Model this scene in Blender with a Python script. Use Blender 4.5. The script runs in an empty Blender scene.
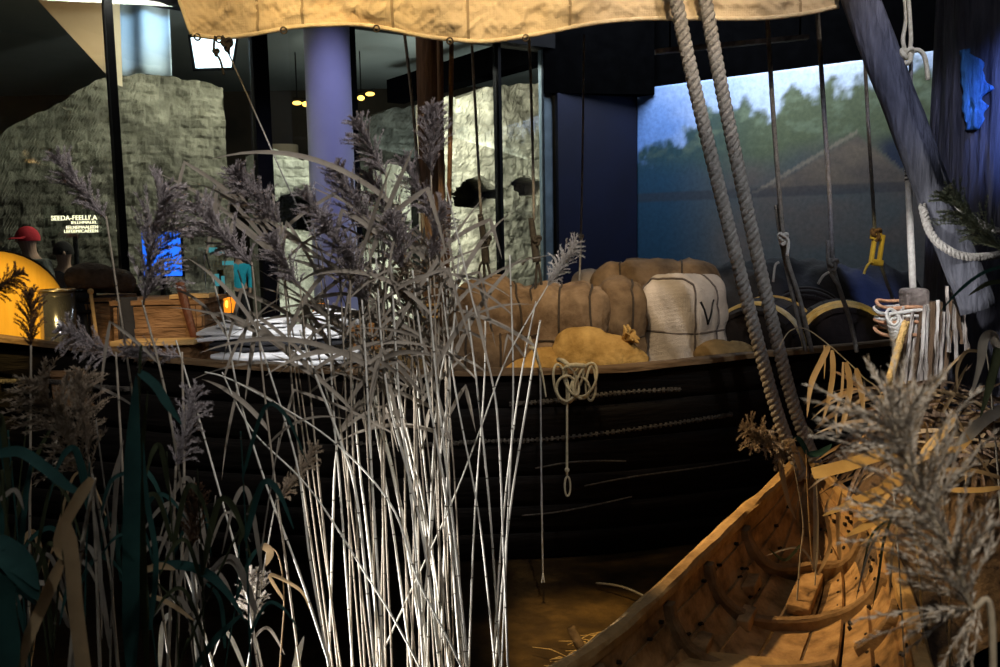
import bpy, math, random
from mathutils import Vector, Matrix, noise
V = Vector
R = random.Random(7)
sc = bpy.context.scene
COL = sc.collection
PI = math.pi

# ---------------------------------------------------------------- camera
EYE = V((0, 0, 1.7)); F = 900.0
PITCH, ROLL = math.radians(6.5), math.radians(1.1)
fw = V((0, math.cos(PITCH), -math.sin(PITCH)))
r0 = V((1, 0, 0)); u0 = V((0, math.sin(PITCH), math.cos(PITCH)))
rt = r0*math.cos(ROLL) - u0*math.sin(ROLL)
up = u0*math.cos(ROLL) + r0*math.sin(ROLL)
cd = bpy.data.cameras.new('camera'); cam = bpy.data.objects.new('camera', cd); COL.objects.link(cam)
M3 = Matrix((rt, up, -fw)).transposed()
cam.matrix_world = Matrix.Translation(EYE) @ M3.to_4x4()
cd.sensor_width = 36; cd.lens = F*36/1000; cd.clip_end = 100; cd.clip_start = 0.05
cd.dof.use_dof = True; cd.dof.focus_distance = 3.8; cd.dof.aperture_fstop = 9.0
sc.camera = cam
def ray(px, py): return fw + rt*((px-500)/F) + up*((333.5-py)/F)
def P(px, py, Y):
    d = ray(px, py); return EYE + d*(Y/d.y)
def G(px, py, z):
    d = ray(px, py); return EYE + d*((z-EYE.z)/d.z)
def Pz(px, z, Y):            # world point at depth Y and height z whose image column is about px
    p = P(px, 233, Y)
    for _ in range(3):
        d = p - EYE; d.z = z - EYE.z
        c = d.dot(rt)/d.dot(fw)*F + 500
        p = V((p.x + (px-c)/F*Y, Y, z))
    return V((p.x, Y, z))

# ---------------------------------------------------------------- mesh building
class MB:
    def __init__(s): s.v=[]; s.f=[]; s.m=[]; s.c=None
    def add(s, vs, fs, m=0):
        b=len(s.v); s.v += [tuple(x) for x in vs]; s.f += [tuple(b+i for i in f) for f in fs]; s.m += [m]*len(fs)
    def box(s, c, size, rot=None, m=0, jit=0):
        hx,hy,hz=[a/2 for a in size]; c=V(c); vs=[]
        for x in (-hx,hx):
            for y in (-hy,hy):
                for z in (-hz,hz):
                    p=V((x,y,z)) + V((R.uniform(-jit,jit),R.uniform(-jit,jit),R.uniform(-jit,jit)))
                    vs.append(c+(rot@p if rot else p))
        s.add(vs,[(0,1,3,2),(4,6,7,5),(0,4,5,1),(2,3,7,6),(0,2,6,4),(1,5,7,3)],m)
    def beam(s, a, b, w, t, upv=V((0,0,1)), m=0, jit=0):
        a=V(a);b=V(b);d=(b-a); L=d.length; d.normalize()
        sd=d.cross(upv); sd = sd.normalized() if sd.length>1e-4 else V((1,0,0)); u=sd.cross(d)
        s.box((a+b)/2,(L,w,t),Matrix((d,sd,u)).transposed(),m,jit)
    def tube(s, pts, rad, n=6, m=0, cap=True, closed=False):
        pts=[V(p) for p in pts]; N=len(pts)
        if not hasattr(rad,'__len__'): rad=[rad]*N
        t0=(pts[1]-pts[0]).normalized(); ref=V((0,0,1)) if abs(t0.z)<.9 else V((1,0,0))
        nrm=t0.cross(ref).normalized(); vs=[]
        for i,p in enumerate(pts):
            if closed: t=pts[(i+1)%N]-pts[i-1]
            else: t=pts[min(i+1,N-1)]-pts[max(i-1,0)]
            if t.length<1e-9: t=t0.copy()
            t.normalize(); nrm=nrm-t*nrm.dot(t)
            if nrm.length<1e-6: nrm=t.orthogonal()
            nrm.normalize(); bn=t.cross(nrm)
            for k in range(n):
                a=2*PI*k/n; vs.append(p+(nrm*math.cos(a)+bn*math.sin(a))*rad[i])
        fs=[]
        for i in range(N if closed else N-1):
            j=(i+1)%N
            for k in range(n):
                l=(k+1)%n; fs.append((i*n+k,i*n+l,j*n+l,j*n+k))
        if cap and not closed:
            fs.append(tuple(range(n-1,-1,-1))); fs.append(tuple((N-1)*n+k for k in range(n)))
        s.add(vs,fs,m)
    def ribbon(s, pts, w, nh, m=0, fold=.25, prof=None):
        pts=[V(p) for p in pts]; N=len(pts); vs=[]
        for i,p in enumerate(pts):
            t=(pts[min(i+1,N-1)]-pts[max(i-1,0)]).normalized()
            sd=t.cross(nh)
            if sd.length<1e-4: sd=t.orthogonal()
            sd.normalize(); nn=sd.cross(t)
            a=i/(N-1); q=prof(a) if prof else min(1,.55+a*3)*min(1,(1-a)*2.6)**.8
            hw=max(w*q/2,.0002); vs += [p-sd*hw+nn*hw*fold, p, p+sd*hw+nn*hw*fold]
        fs=[]
        for i in range(N-1):
            b=i*3; fs += [(b,b+1,b+4,b+3),(b+1,b+2,b+5,b+4)]
        s.add(vs,fs,m)
    def grid(s, fn, nu, nv, m=0, cu=False, cv=False):
        vs=[fn(i/(nu if cu else nu-1), j/(nv if cv else nv-1)) for i in range(nu) for j in range(nv)]
        fs=[]
        for i in range(nu if cu else nu-1):
            for j in range(nv if cv else nv-1):
                a=(i+1)%nu; b=(j+1)%nv
                fs.append((i*nv+j,a*nv+j,a*nv+b,i*nv+b))
        s.add(vs,fs,m)
    def lathe(s, prof, n=24, m=0, mat=None):
        vs=[]; fs=[]; k=len(prof)
        for i in range(n):
            a=2*PI*i/n
            for r,z in prof:
                p=V((r*math.cos(a),r*math.sin(a),z)); vs.append(mat@p if mat else p)
        for i in range(n):
            j=(i+1)%n
            for q in range(k-1): fs.append((i*k+q,j*k+q,j*k+q+1,i*k+q+1))
        s.add(vs,fs,m)
    def build(s, name, mats, parent=None, smooth=True, origin=None, colors=None):
        me=bpy.data.meshes.new(name)
        vs=s.v
        if origin is not None: vs=[tuple(V(p)-V(origin)) for p in vs]
        me.from_pydata(vs,[],s.f)
        if not isinstance(mats,(list,tuple)): mats=[mats]
        for x in mats: me.materials.append(x)
        me.polygons.foreach_set('material_index', s.m)
        me.polygons.foreach_set('use_smooth',[smooth]*len(s.f))
        if colors:
            at=me.color_attributes.new('paint','FLOAT_COLOR','POINT')
            at.data.foreach_set('color',[q for c in colors for q in (*c,1.0)])
        me.update()
        o=bpy.data.objects.new(name,me); COL.objects.link(o)
        if origin is not None and parent is None: o.location=origin
        if parent: o.parent=parent
        return o
def sub(o, lv=1):
    m=o.modifiers.new('s','SUBSURF'); m.levels=lv; m.render_levels=lv; return o
def bev(o, w=.006, n=2):
    m=o.modifiers.new('b','BEVEL'); m.width=w; m.segments=n; m.limit_method='ANGLE'; return o
def solid(o, t, off=0):
    m=o.modifiers.new('t','SOLIDIFY'); m.thickness=t; m.offset=off; return o
def tag(o, label=None, cat=None, group=None, kind=None):
    if label: o['label']=label
    if cat: o['category']=cat
    if group: o['group']=group
    if kind: o['kind']=kind
    return o
def empty(name, loc, label, cat, group=None, rot=0, kind=None):
    o=bpy.data.objects.new(name,None); COL.objects.link(o); o.location=loc; o.rotation_euler=(0,0,rot)
    return tag(o,label,cat,group,kind)
def struct(o): o['kind']='structure'; return o
def spline(pts, n=8):
    pts=[V(p) for p in pts]; out=[]
    for i in range(len(pts)-1):
        a=pts[max(i-1,0)];b=pts[i];c=pts[i+1];d=pts[min(i+2,len(pts)-1)]
        for k in range(n):
            t=k/n; out.append(.5*((2*b)+(c-a)*t+(2*a-5*b+4*c-d)*t*t+(3*b-a-3*c+d)*t**3))
    out.append(pts[-1]); return out
def sm(a,b_,x): t=max(0,min(1,(x-a)/(b_-a))); return t*t*(3-2*t)
def nz(p, s=1.0): return noise.noise(V(p)*s)
def fb(p, s=1.0, o=4): return noise.fractal(V(p)*s, 1.0, 2.0, o)

# ---------------------------------------------------------------- materials
def mat(name, c1, c2=None, scale=8, rough=.85, bump=.25, bs=None, stretch=(1,1,1), spec=.25, metal=0, trans=0, c3=None, paint=False, emit=None, estr=0, coat=0):
    m=bpy.data.materials.new(name); m.use_nodes=True; nt=m.node_tree; n=nt.nodes; l=nt.links
    b=n['Principled BSDF']; b.inputs['Roughness'].default_value=rough; b.inputs['Metallic'].default_value=metal
    b.inputs['Specular IOR Level'].default_value=spec
    b.inputs['Coat Weight'].default_value=coat
    tc=n.new('ShaderNodeTexCoord'); mp=n.new('ShaderNodeMapping'); mp.inputs['Scale'].default_value=stretch
    l.new(tc.outputs['Object'],mp.inputs['Vector'])
    no=n.new('ShaderNodeTexNoise'); no.inputs['Scale'].default_value=scale; no.inputs['Detail'].default_value=7; no.inputs['Roughness'].default_value=.62
    l.new(mp.outputs[0],no.inputs['Vector'])
    if c2 is None: c2=tuple(x*.6 for x in c1)
    rp=n.new('ShaderNodeValToRGB'); rp.color_ramp.elements[0].position=.33; rp.color_ramp.elements[1].position=.67
    rp.color_ramp.elements[0].color=(*c2,1); rp.color_ramp.elements[1].color=(*c1,1)
    if c3:
        e=rp.color_ramp.elements.new(.5); e.color=(*c3,1)
    l.new(no.outputs['Fac'],rp.inputs['Fac'])
    colout=rp.outputs['Color']
    if paint:
        at=n.new('ShaderNodeAttribute'); at.attribute_name='paint'
        mx=n.new('ShaderNodeMix'); mx.data_type='RGBA'; mx.blend_type='MULTIPLY'; mx.inputs['Factor'].default_value=1
        l.new(at.outputs['Color'],mx.inputs['A']); l.new(colout,mx.inputs['B']); colout=mx.outputs['Result']
    l.new(colout,b.inputs['Base Color'])
    if bump:
        n2=n.new('ShaderNodeTexNoise'); n2.inputs['Scale'].default_value=bs or scale*3; n2.inputs['Detail'].default_value=6
        l.new(mp.outputs[0],n2.inputs['Vector'])
        bp=n.new('ShaderNodeBump'); bp.inputs['Strength'].default_value=bump; bp.inputs['Distance'].default_value=.02
        l.new(n2.outputs['Fac'],bp.inputs['Height']); l.new(bp.outputs['Normal'],b.inputs['Normal'])
    if emit: b.inputs['Emission Color'].default_value=(*emit,1); b.inputs['Emission Strength'].default_value=estr
    if trans:
        tr=n.new('ShaderNodeBsdfTranslucent'); ms=n.new('ShaderNodeMixShader'); ms.inputs[0].default_value=trans
        l.new(colout,tr.inputs['Color']); l.new(b.outputs[0],ms.inputs[1]); l.new(tr.outputs[0],ms.inputs[2])
        l.new(ms.outputs[0],n['Material Output'].inputs['Surface'])
    return m
def weave(m, scale=520, strength=.35, bricky=False):   # adds a cloth weave to the bump
    nt=m.node_tree; n=nt.nodes; l=nt.links; b=n['Principled BSDF']
    tc=n.new('ShaderNodeTexCoord')
    prev=b.inputs['Normal'].links[0].from_socket if b.inputs['Normal'].links else None
    for d in ('X','Z'):
        w=n.new('ShaderNodeTexWave'); w.bands_direction=d; w.inputs['Scale'].default_value=scale/9; w.inputs['Distortion'].default_value=3; w.inputs['Detail'].default_value=2; w.inputs['Detail Scale'].default_value=3
        l.new(tc.outputs['Object'],w.inputs['Vector'])
        bp=n.new('ShaderNodeBump'); bp.inputs['Strength'].default_value=strength; bp.inputs['Distance'].default_value=.004
        l.new(w.outputs['Fac'],bp.inputs['Height'])
        if prev: l.new(prev,bp.inputs['Normal'])
        prev=bp.outputs['Normal']
    l.new(prev,b.inputs['Normal']); return m
def glow(name, c, s):
    m=bpy.data.materials.new(name); m.use_nodes=True; n=m.node_tree.nodes; b=n['Principled BSDF']
    b.inputs['Base Color'].default_value=(*[x*.5 for x in c],1); b.inputs['Emission Color'].default_value=(*c,1); b.inputs['Emission Strength'].default_value=s
    return m
def glassmat(name):
    m=bpy.data.materials.new(name); m.use_nodes=True; nt=m.node_tree; n=nt.nodes; l=nt.links
    n.remove(n['Principled BSDF']); t=n.new('ShaderNodeBsdfTransparent'); t.inputs[0].default_value=(.93,.96,.95,1)
    g=n.new('ShaderNodeBsdfGlossy'); g.inputs['Roughness'].default_value=.02
    lw=n.new('ShaderNodeFresnel'); lw.inputs[0].default_value=1.45; ms=n.new('ShaderNodeMixShader')
    l.new(lw.outputs[0],ms.inputs[0]); l.new(t.outputs[0],ms.inputs[1]); l.new(g.outputs[0],ms.inputs[2])
    l.new(ms.outputs[0],n['Material Output'].inputs['Surface']); return m

MT={}
MT['black']=mat('black paint',(.0012,.0012,.0014),rough=.9,bump=0,spec=0)
MT['ceil']=mat('matte black ceiling',(.0015,.0015,.0015),rough=.9,bump=0,spec=0)
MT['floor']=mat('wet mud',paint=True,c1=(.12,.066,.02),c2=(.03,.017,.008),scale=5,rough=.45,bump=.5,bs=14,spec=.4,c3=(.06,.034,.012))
MT['outfloor']=mat('stone paving',(.12,.12,.1),(.06,.06,.05),scale=3)
MT['stone']=mat('rubble masonry',(1,1,1),(.55,.55,.52),scale=9,rough=.95,bump=1.0,bs=16,paint=True,spec=.1)
MT['frame']=mat('dark frame',(.006,.006,.007),rough=.6,bump=0,spec=.05)
MT['frameblue']=mat('grey frame',(.09,.12,.15),rough=.5,bump=0)
MT['glass']=glassmat('glass')
MT['navy']=mat('navy wall paint',(.002,.004,.02),(.0015,.0025,.013),scale=2,rough=.6,bump=.03)
MT['mural']=mat('mural paint',(1,1,1),(.72,.74,.76),scale=26,rough=.7,bump=.05,paint=True)
MT['lilac']=mat('pale column plaster',(.55,.55,.62),(.5,.5,.57),scale=3,rough=.6,bump=.04,bs=40)
MT['greyceil']=mat('grey ceiling paint',(.28,.3,.29),(.25,.27,.26),scale=2,bump=0)
MT['beige']=mat('beige plaster',(.42,.34,.24),(.36,.29,.2),scale=2,bump=.03)
MT['darkwall']=mat('dark brown wall',(.06,.045,.03),(.03,.024,.018),scale=1.5,bump=.05)
MT['sail']=weave(mat('sail canvas',(.74,.6,.4),(.63,.49,.31),scale=6,rough=.9,bump=.9,bs=13,trans=.12),300,.15)
MT['hem']=mat('sail hem',(.8,.68,.48),(.65,.52,.33),scale=30,bump=.3)
MT['seam']=mat('sail seam',(.36,.27,.16),(.3,.22,.13),scale=30,bump=.2)
MT['tar']=mat('tarred hull',(.012,.009,.007),(.005,.004,.003),scale=7,rough=.75,bump=.6,bs=16,stretch=(.35,1,3),spec=.15)
MT['gun']=mat('gunwale oak',(.24,.15,.075),(.11,.065,.03),scale=10,bump=.6,bs=18,stretch=(.4,3,3),rough=.8)
MT['caulk']=mat('moss caulking',(.16,.14,.11),(.06,.05,.04),scale=40,bump=.8)
MT['deck']=mat('deck boards',(.13,.085,.05),(.07,.045,.025),scale=6,bump=.4,stretch=(.3,4,4))
MT['bale']=weave(mat('brown hessian',(.36,.25,.15),(.12,.075,.04),scale=8,rough=.95,bump=1,bs=19,c3=(.25,.165,.095)),520,.5)
MT['bale2']=weave(mat('dark hessian',(.27,.18,.10),(.09,.055,.03),scale=7,rough=.95,bump=.9,bs=17),520,.5)
MT['balew']=weave(mat('pale linen wrap',(.66,.58,.50),(.5,.43,.36),scale=8,rough=.95,bump=.4,bs=20),420,.5)
MT['strap']=mat('dark cord',(.07,.05,.035),(.04,.03,.02),scale=60)
MT['strapw']=mat('grey cord',(.16,.13,.11),(.1,.08,.07),scale=60)
MT['ink']=mat('black ink',(.012,.012,.012),rough=.9,bump=0)
MT['sack']=weave(mat('ochre sacking',(.66,.41,.13),(.36,.2,.05),scale=9,rough=.95,bump=1,bs=20),520,.4)
MT['sackb']=weave(mat('brown sacking',(.40,.26,.11),(.22,.14,.055),scale=9,rough=.95,bump=.9,bs=20),520,.4)
MT['sackg']=weave(mat('grey sacking',(.30,.24,.18),(.2,.16,.12),scale=7,rough=.95,bump=.3,bs=18),520,.4)
MT['cord']=mat('cream cord',(.75,.68,.48),(.55,.48,.3),scale=80,bump=.4)
MT['string']=mat('pale string',(.5,.48,.44),(.35,.33,.3),scale=80,bump=.4)
MT['hemp']=mat('hemp rope',(.42,.40,.37),(.27,.255,.235),scale=45,bump=.7,bs=120)
MT['rig']=mat('grey rigging',(.25,.24,.225),(.14,.13,.12),scale=60,bump=.5)
MT['rigdark']=mat('dark rigging',(.05,.045,.04),(.025,.022,.02),scale=60,bump=.5)
MT['rigpale']=mat('white rope',(.82,.8,.76),(.62,.6,.57),scale=60,bump=.5)
MT['rigbrown']=mat('brown rope',(.18,.1,.06),(.1,.055,.03),scale=60,bump=.5)
MT['ochrerope']=mat('ochre rope',(.62,.42,.16),(.42,.26,.09),scale=50,bump=.5)
MT['yellow']=mat('yellow block paint',(.72,.52,.1),(.5,.34,.05),scale=14,bump=.2)
MT['mast']=mat('mast pine',(.17,.11,.075),(.085,.055,.04),scale=10,bump=.4,stretch=(5,5,.5))
MT['spar']=mat('blue grey timber',(.11,.115,.14),(.04,.042,.055),scale=9,bump=.8,bs=14,stretch=(4,4,.6),rough=.8)
MT['post']=mat('dark post timber',(.09,.09,.115),(.025,.027,.04),scale=6,bump=1,bs=10,stretch=(4,4,.5),rough=.7)
MT['chip']=mat('blue lit chip tint',(.05,.20,.50),(.03,.11,.30),scale=10,bump=.8,stretch=(3,3,.7))  # blue lamp light is put into the chip colour
MT['bark']=mat('pale split wood',(.72,.7,.68),(.06,.045,.035),scale=20,bump=1,bs=26,stretch=(3,3,.3),c3=(.42,.38,.35))
MT['barkd']=mat('brown split wood',(.2,.13,.08),(.08,.05,.03),scale=14,bump=.8,bs=20,stretch=(3,3,.35))
MT['capwood']=mat('grey post cap',(.3,.26,.24),(.1,.08,.075),scale=18,bump=.6,rough=.5)
MT['lashing']=mat('orange lashing',(.7,.4,.24),(.5,.26,.15),scale=50,bump=.5)
MT['skiff']=mat('skiff oak',(.46,.285,.125),(.12,.066,.026),scale=9,bump=1,bs=13,c3=(.31,.18,.073),rough=.7)
MT['skiffdark']=mat('skiff rib oak',(.26,.16,.075),(.12,.07,.03),scale=12,bump=.5,rough=.8)  # rib oak darkened to hold the shade of the rib sides
MT['skiffgun']=mat('skiff rail',(.52,.33,.13),(.24,.14,.05),scale=9,bump=.9,bs=16,rough=.75)
MT['hole']=mat('peg hole',(.02,.012,.006),bump=0)
MT['stem']=mat('dry reed stem',(.62,.60,.52),(.45,.42,.35),scale=30,bump=.1,rough=.6)
MT['stemt']=mat('tan reed stem',(.36,.31,.23),(.24,.2,.15),scale=30,bump=.1,rough=.7)
MT['node']=mat('reed node',(.13,.11,.085),rough=.8,bump=0)
MT['leaf']=mat('dry grey leaf',(.33,.29,.23),(.21,.18,.14),scale=14,bump=.1,trans=.2,stretch=(1,1,.4))
MT['leaftan']=mat('tan leaf',(.42,.29,.15),(.3,.2,.1),scale=10,bump=.15,trans=.2)
MT['leafgold']=mat('golden leaf',(.66,.43,.16),(.5,.3,.1),scale=10,bump=.15,trans=.2)
MT['leafgreen']=mat('teal green leaf',(.022,.075,.062),(.01,.035,.03),scale=10,bump=.1,trans=.2)
MT['leafolive']=mat('olive leaf',(.05,.058,.024),(.025,.03,.012),scale=10,bump=.1,trans=.2)
MT['plume']=mat('mauve plume',(.46,.41,.39),(.30,.26,.26),scale=40,bump=0,trans=.25)
MT['plumet']=mat('tan plume',(.38,.30,.21),(.25,.19,.13),scale=40,bump=0,trans=.25)
MT['plumew']=mat('silver plume',(.6,.56,.5),(.42,.37,.31),scale=40,bump=0,trans=.25)
MT['plumeb']=mat('brown plume',(.2,.11,.06),(.12,.07,.04),scale=40,bump=0,trans=.2)
MT['plumeg']=mat('green grey plume',(.24,.27,.18),(.15,.17,.11),scale=40,bump=0,trans=.25)
MT['litter']=mat('straw litter',(.5,.33,.13),(.28,.17,.06),scale=20,bump=.1)
MT['barrelhead']=mat('pale barrel head',(.82,.47,.06),(.7,.38,.04),scale=4,bump=.15,stretch=(6,1,.6))
MT['stave']=mat('barrel stave',(.024,.016,.011),(.012,.008,.006),scale=9,bump=.4)
MT['hoop']=mat('willow hoop',(.72,.50,.17),(.5,.33,.1),scale=20,bump=.3)
MT['iron']=mat('dark polished metal',(.5,.5,.52),(.35,.35,.37),scale=8,bump=.03,rough=.12,metal=.9)
MT['ironrim']=mat('worn metal rim',(.5,.42,.28),rough=.3,metal=.9,bump=0)
MT['hide']=mat('brown hide',(.15,.10,.065),(.06,.04,.026),scale=16,bump=.9,bs=30)
MT['crate']=mat('rough crate wood',(.36,.2,.09),(.16,.085,.035),scale=8,bump=.9,bs=18,stretch=(.7,2,3),c3=(.26,.14,.06))
MT['board']=mat('pale board',(.68,.44,.18),(.48,.3,.11),scale=8,bump=.3,stretch=(.4,3,3))
MT['leather']=mat('red leather',(.13,.045,.022),(.07,.025,.012),scale=20,bump=.3,rough=.5)
MT['linen']=mat('white linen',(.85,.84,.82),(.74,.74,.74),scale=6,bump=.4,bs=12)
MT['darkcloth']=mat('charcoal cloth',(.03,.03,.033),(.02,.02,.022),scale=10,bump=.3)
MT['amber']=glow('amber glass glow',(1,.30,.015),1.0)
MT['flame']=glow('candle flame',(1,.62,.06),2.5)
MT['lampw']=glow('warm lamp',(1,.82,.45),6)
MT['lampo']=glow('orange lamp',(1,.55,.1),4)
MT['sky']=glow('bright reflection glow',(.7,.88,1),3.2)
MT['bluescreen']=glow('blue screen',(.02,.16,.95),1.3)
MT['teal']=glow('teal screen',(.08,.45,.5),.35)
MT['textglow']=glow('lit lettering',(1,.9,.6),2.2)
MT['curtain']=mat('pale banner cloth',(.42,.5,.58),(.36,.44,.52),scale=3,bump=.1)
MT['skin']=mat('skin',(.45,.28,.2),(.4,.25,.18),bump=0)
MT['cyan']=mat('cyan jacket',(.02,.42,.58),(.02,.36,.5),bump=.2)
MT['darkfab']=mat('dark clothing',(.03,.03,.035),(.02,.02,.024),bump=.2)
MT['greyfab']=mat('grey clothing',(.22,.22,.19),(.15,.15,.13),bump=.2)
MT['redfab']=mat('red cap cloth',(.5,.03,.04),(.4,.02,.03),bump=.2)
MT['hair']=mat('dark hair',(.02,.016,.014),bump=.2)

# ---------------------------------------------------------------- setting
def quad(name, pts, m, t=.06):
    b=MB(); b.add(pts,[tuple(range(len(pts)))]); o=b.build(name,m,smooth=False); solid(o,t,1); return struct(o)
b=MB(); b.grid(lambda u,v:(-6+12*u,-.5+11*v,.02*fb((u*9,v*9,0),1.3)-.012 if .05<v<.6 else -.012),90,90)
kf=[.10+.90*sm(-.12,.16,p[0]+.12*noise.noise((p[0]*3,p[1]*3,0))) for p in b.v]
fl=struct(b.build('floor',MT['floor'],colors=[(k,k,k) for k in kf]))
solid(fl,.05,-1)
b=MB(); b.box((0,4.4,4.65),(13,11,.1)); struct(b.build('ceiling',MT['ceil'],smooth=False))

K=1.15
ga=V((.40*K,8.0*K,0)); gb=V((-2.52*K,5.9*K,0)); gd=(gb-ga).normalized()
gn=V((-gd.y,gd.x,0)); gn = gn if gn.y>0 else -gn      # outward (away from the camera)
def on_glass(px):           # plan point where the column of pixels px meets the glass
    d=ray(px,233); d=V((d.x,d.y,0)); c=ga; den=d.x*gd.y-d.y*gd.x
    t=(c.x*gd.y-c.y*gd.x)/den; return d*t
ZT=3.48
def post(name,px,w,m,z0=0,z1=ZT,depth=.09):
    c=on_glass(px); b=MB(); b.beam((c.x,c.y,z0),(c.x,c.y,z1),depth,w,upv=gd); o=b.build(name,m,smooth=False); return struct(o)
cols=[-90,122,267,357,500,547]
ws=[.12,.055,.13,.06,.035,.1]
for i,(x,w) in enumerate(zip(cols,ws)):
    post('trim_%d'%(i+1),x,w,MT['frameblue'] if i==5 else MT['frame'])
for i in range(5):
    a=on_glass(cols[i]); c=on_glass(cols[i+1]); d=(c-a).normalized(); a2=a+d*(ws[i]/2+.01); c2=c-d*(ws[i+1]/2+.01)
    b=MB(); b.beam((a2.x,a2.y,ZT/2+.05),(c2.x,c2.y,ZT/2+.05),.012,ZT-.12); struct(b.build('window_%d'%(i+1),MT['glass'],smooth=False))
a=on_glass(-120); c=ga+(ga-gb).normalized()*.1
b=MB(); b.beam((a.x,a.y,ZT+.55),(c.x,c.y,ZT+.55),.25,1.1); struct(b.build('trim_7',MT['frame'],smooth=False))
b=MB(); b.beam((a.x,a.y,.05),(c.x,c.y,.05),.2,.12); struct(b.build('trim_8',MT['frame'],smooth=False))
# dark corner and navy wall, mural wall
ma=V((1.29*K,8.3*K,0)); mb_=V((3.28*K,6.7*K,0)); mdir=(mb_-ma).normalized(); mn=V((mdir.y,-mdir.x,0)); mn=mn if mn.y<0 else -mn
MH=3.13
n0=P(556,200,9.2); n0=V((n0.x,n0.y,0))
quad('wall_back',[n0,ma-mdir*.06+mn*.0,ma-mdir*.06+V((0,0,3.05)),n0+V((0,0,3.05))],MT['navy'])
q=ma-mdir*1.4
b=MB(); e=mb_+mdir*2.6
b.beam((ma.x-mn.x*.1,ma.y-mn.y*.1,2.3),(e.x-mn.x*.1,e.y-mn.y*.1,2.3),.1,4.6); struct(b.build('wall_right',MT['black'],smooth=False))
n1=ma+mdir*.15
b=MB(); b.beam((n0.x-.12,n0.y,3.85),(n1.x,n1.y,3.85),.16,1.6); struct(b.build('trim_9',MT['black'],smooth=False))
# outer room beyond the glass
b=MB(); b.box((-4,11,.4),(16,12,.1)); o=b.build('floor_outer',MT['outfloor'],smooth=False); struct(o)
# cut the outer floor so that it stays behind the glass
o.data.clear_geometry()
A=gb+(gb-ga).normalized()*6+gn*.25; B=ga+gn*.25; 
b=MB(); b.add([V((A.x,A.y,.43)),V((B.x,B.y,.43)),V((B.x+.5,B.y+.4,.43)),V((B.x+.5,15,.43)),V((A.x-2,15,.43))],[(0,1,2,3,4)])
bpy.data.objects.remove(o); o=struct(b.build('floor_outer',MT['outfloor'],smooth=False)); solid(o,.06,-1)
b=MB(); b.add([V((A.x,A.y,3.95)),V((B.x+.5,B.y,3.95)),V((B.x+.5,14.5,3.95)),V((A.x-2,14.5,3.95))],[(3,2,1,0)])
o=struct(b.build('ceiling_outer',MT['greyceil'],smooth=False)); solid(o,.06,-1)
b=MB(); b.box((-4,14.5,2),(16,.1,4)); struct(b.build('wall_outer',MT['darkwall'],smooth=False))
b=MB(); b.box((B.x+.62,B.y+3.3,2),(.12,5.6,4)); struct(b.build('wall_side',MT['darkwall'],smooth=False))
b=MB(); b.beam(P(395,92,12.5),P(545,48,10),.25,.3); struct(b.build('trim_10',MT['black'],smooth=False))
b=MB(); b.beam(P(98,-14,8.0),P(262,12,8.3),.2,.16); struct(b.build('trim_11',MT['frame'],smooth=False))
# beige stair side with slanting lower edge
quad('wall_stair',[P(12,-28,7.5),P(111,-28,7.5),P(115,84,7.5)],MT['beige'],.15)

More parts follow.
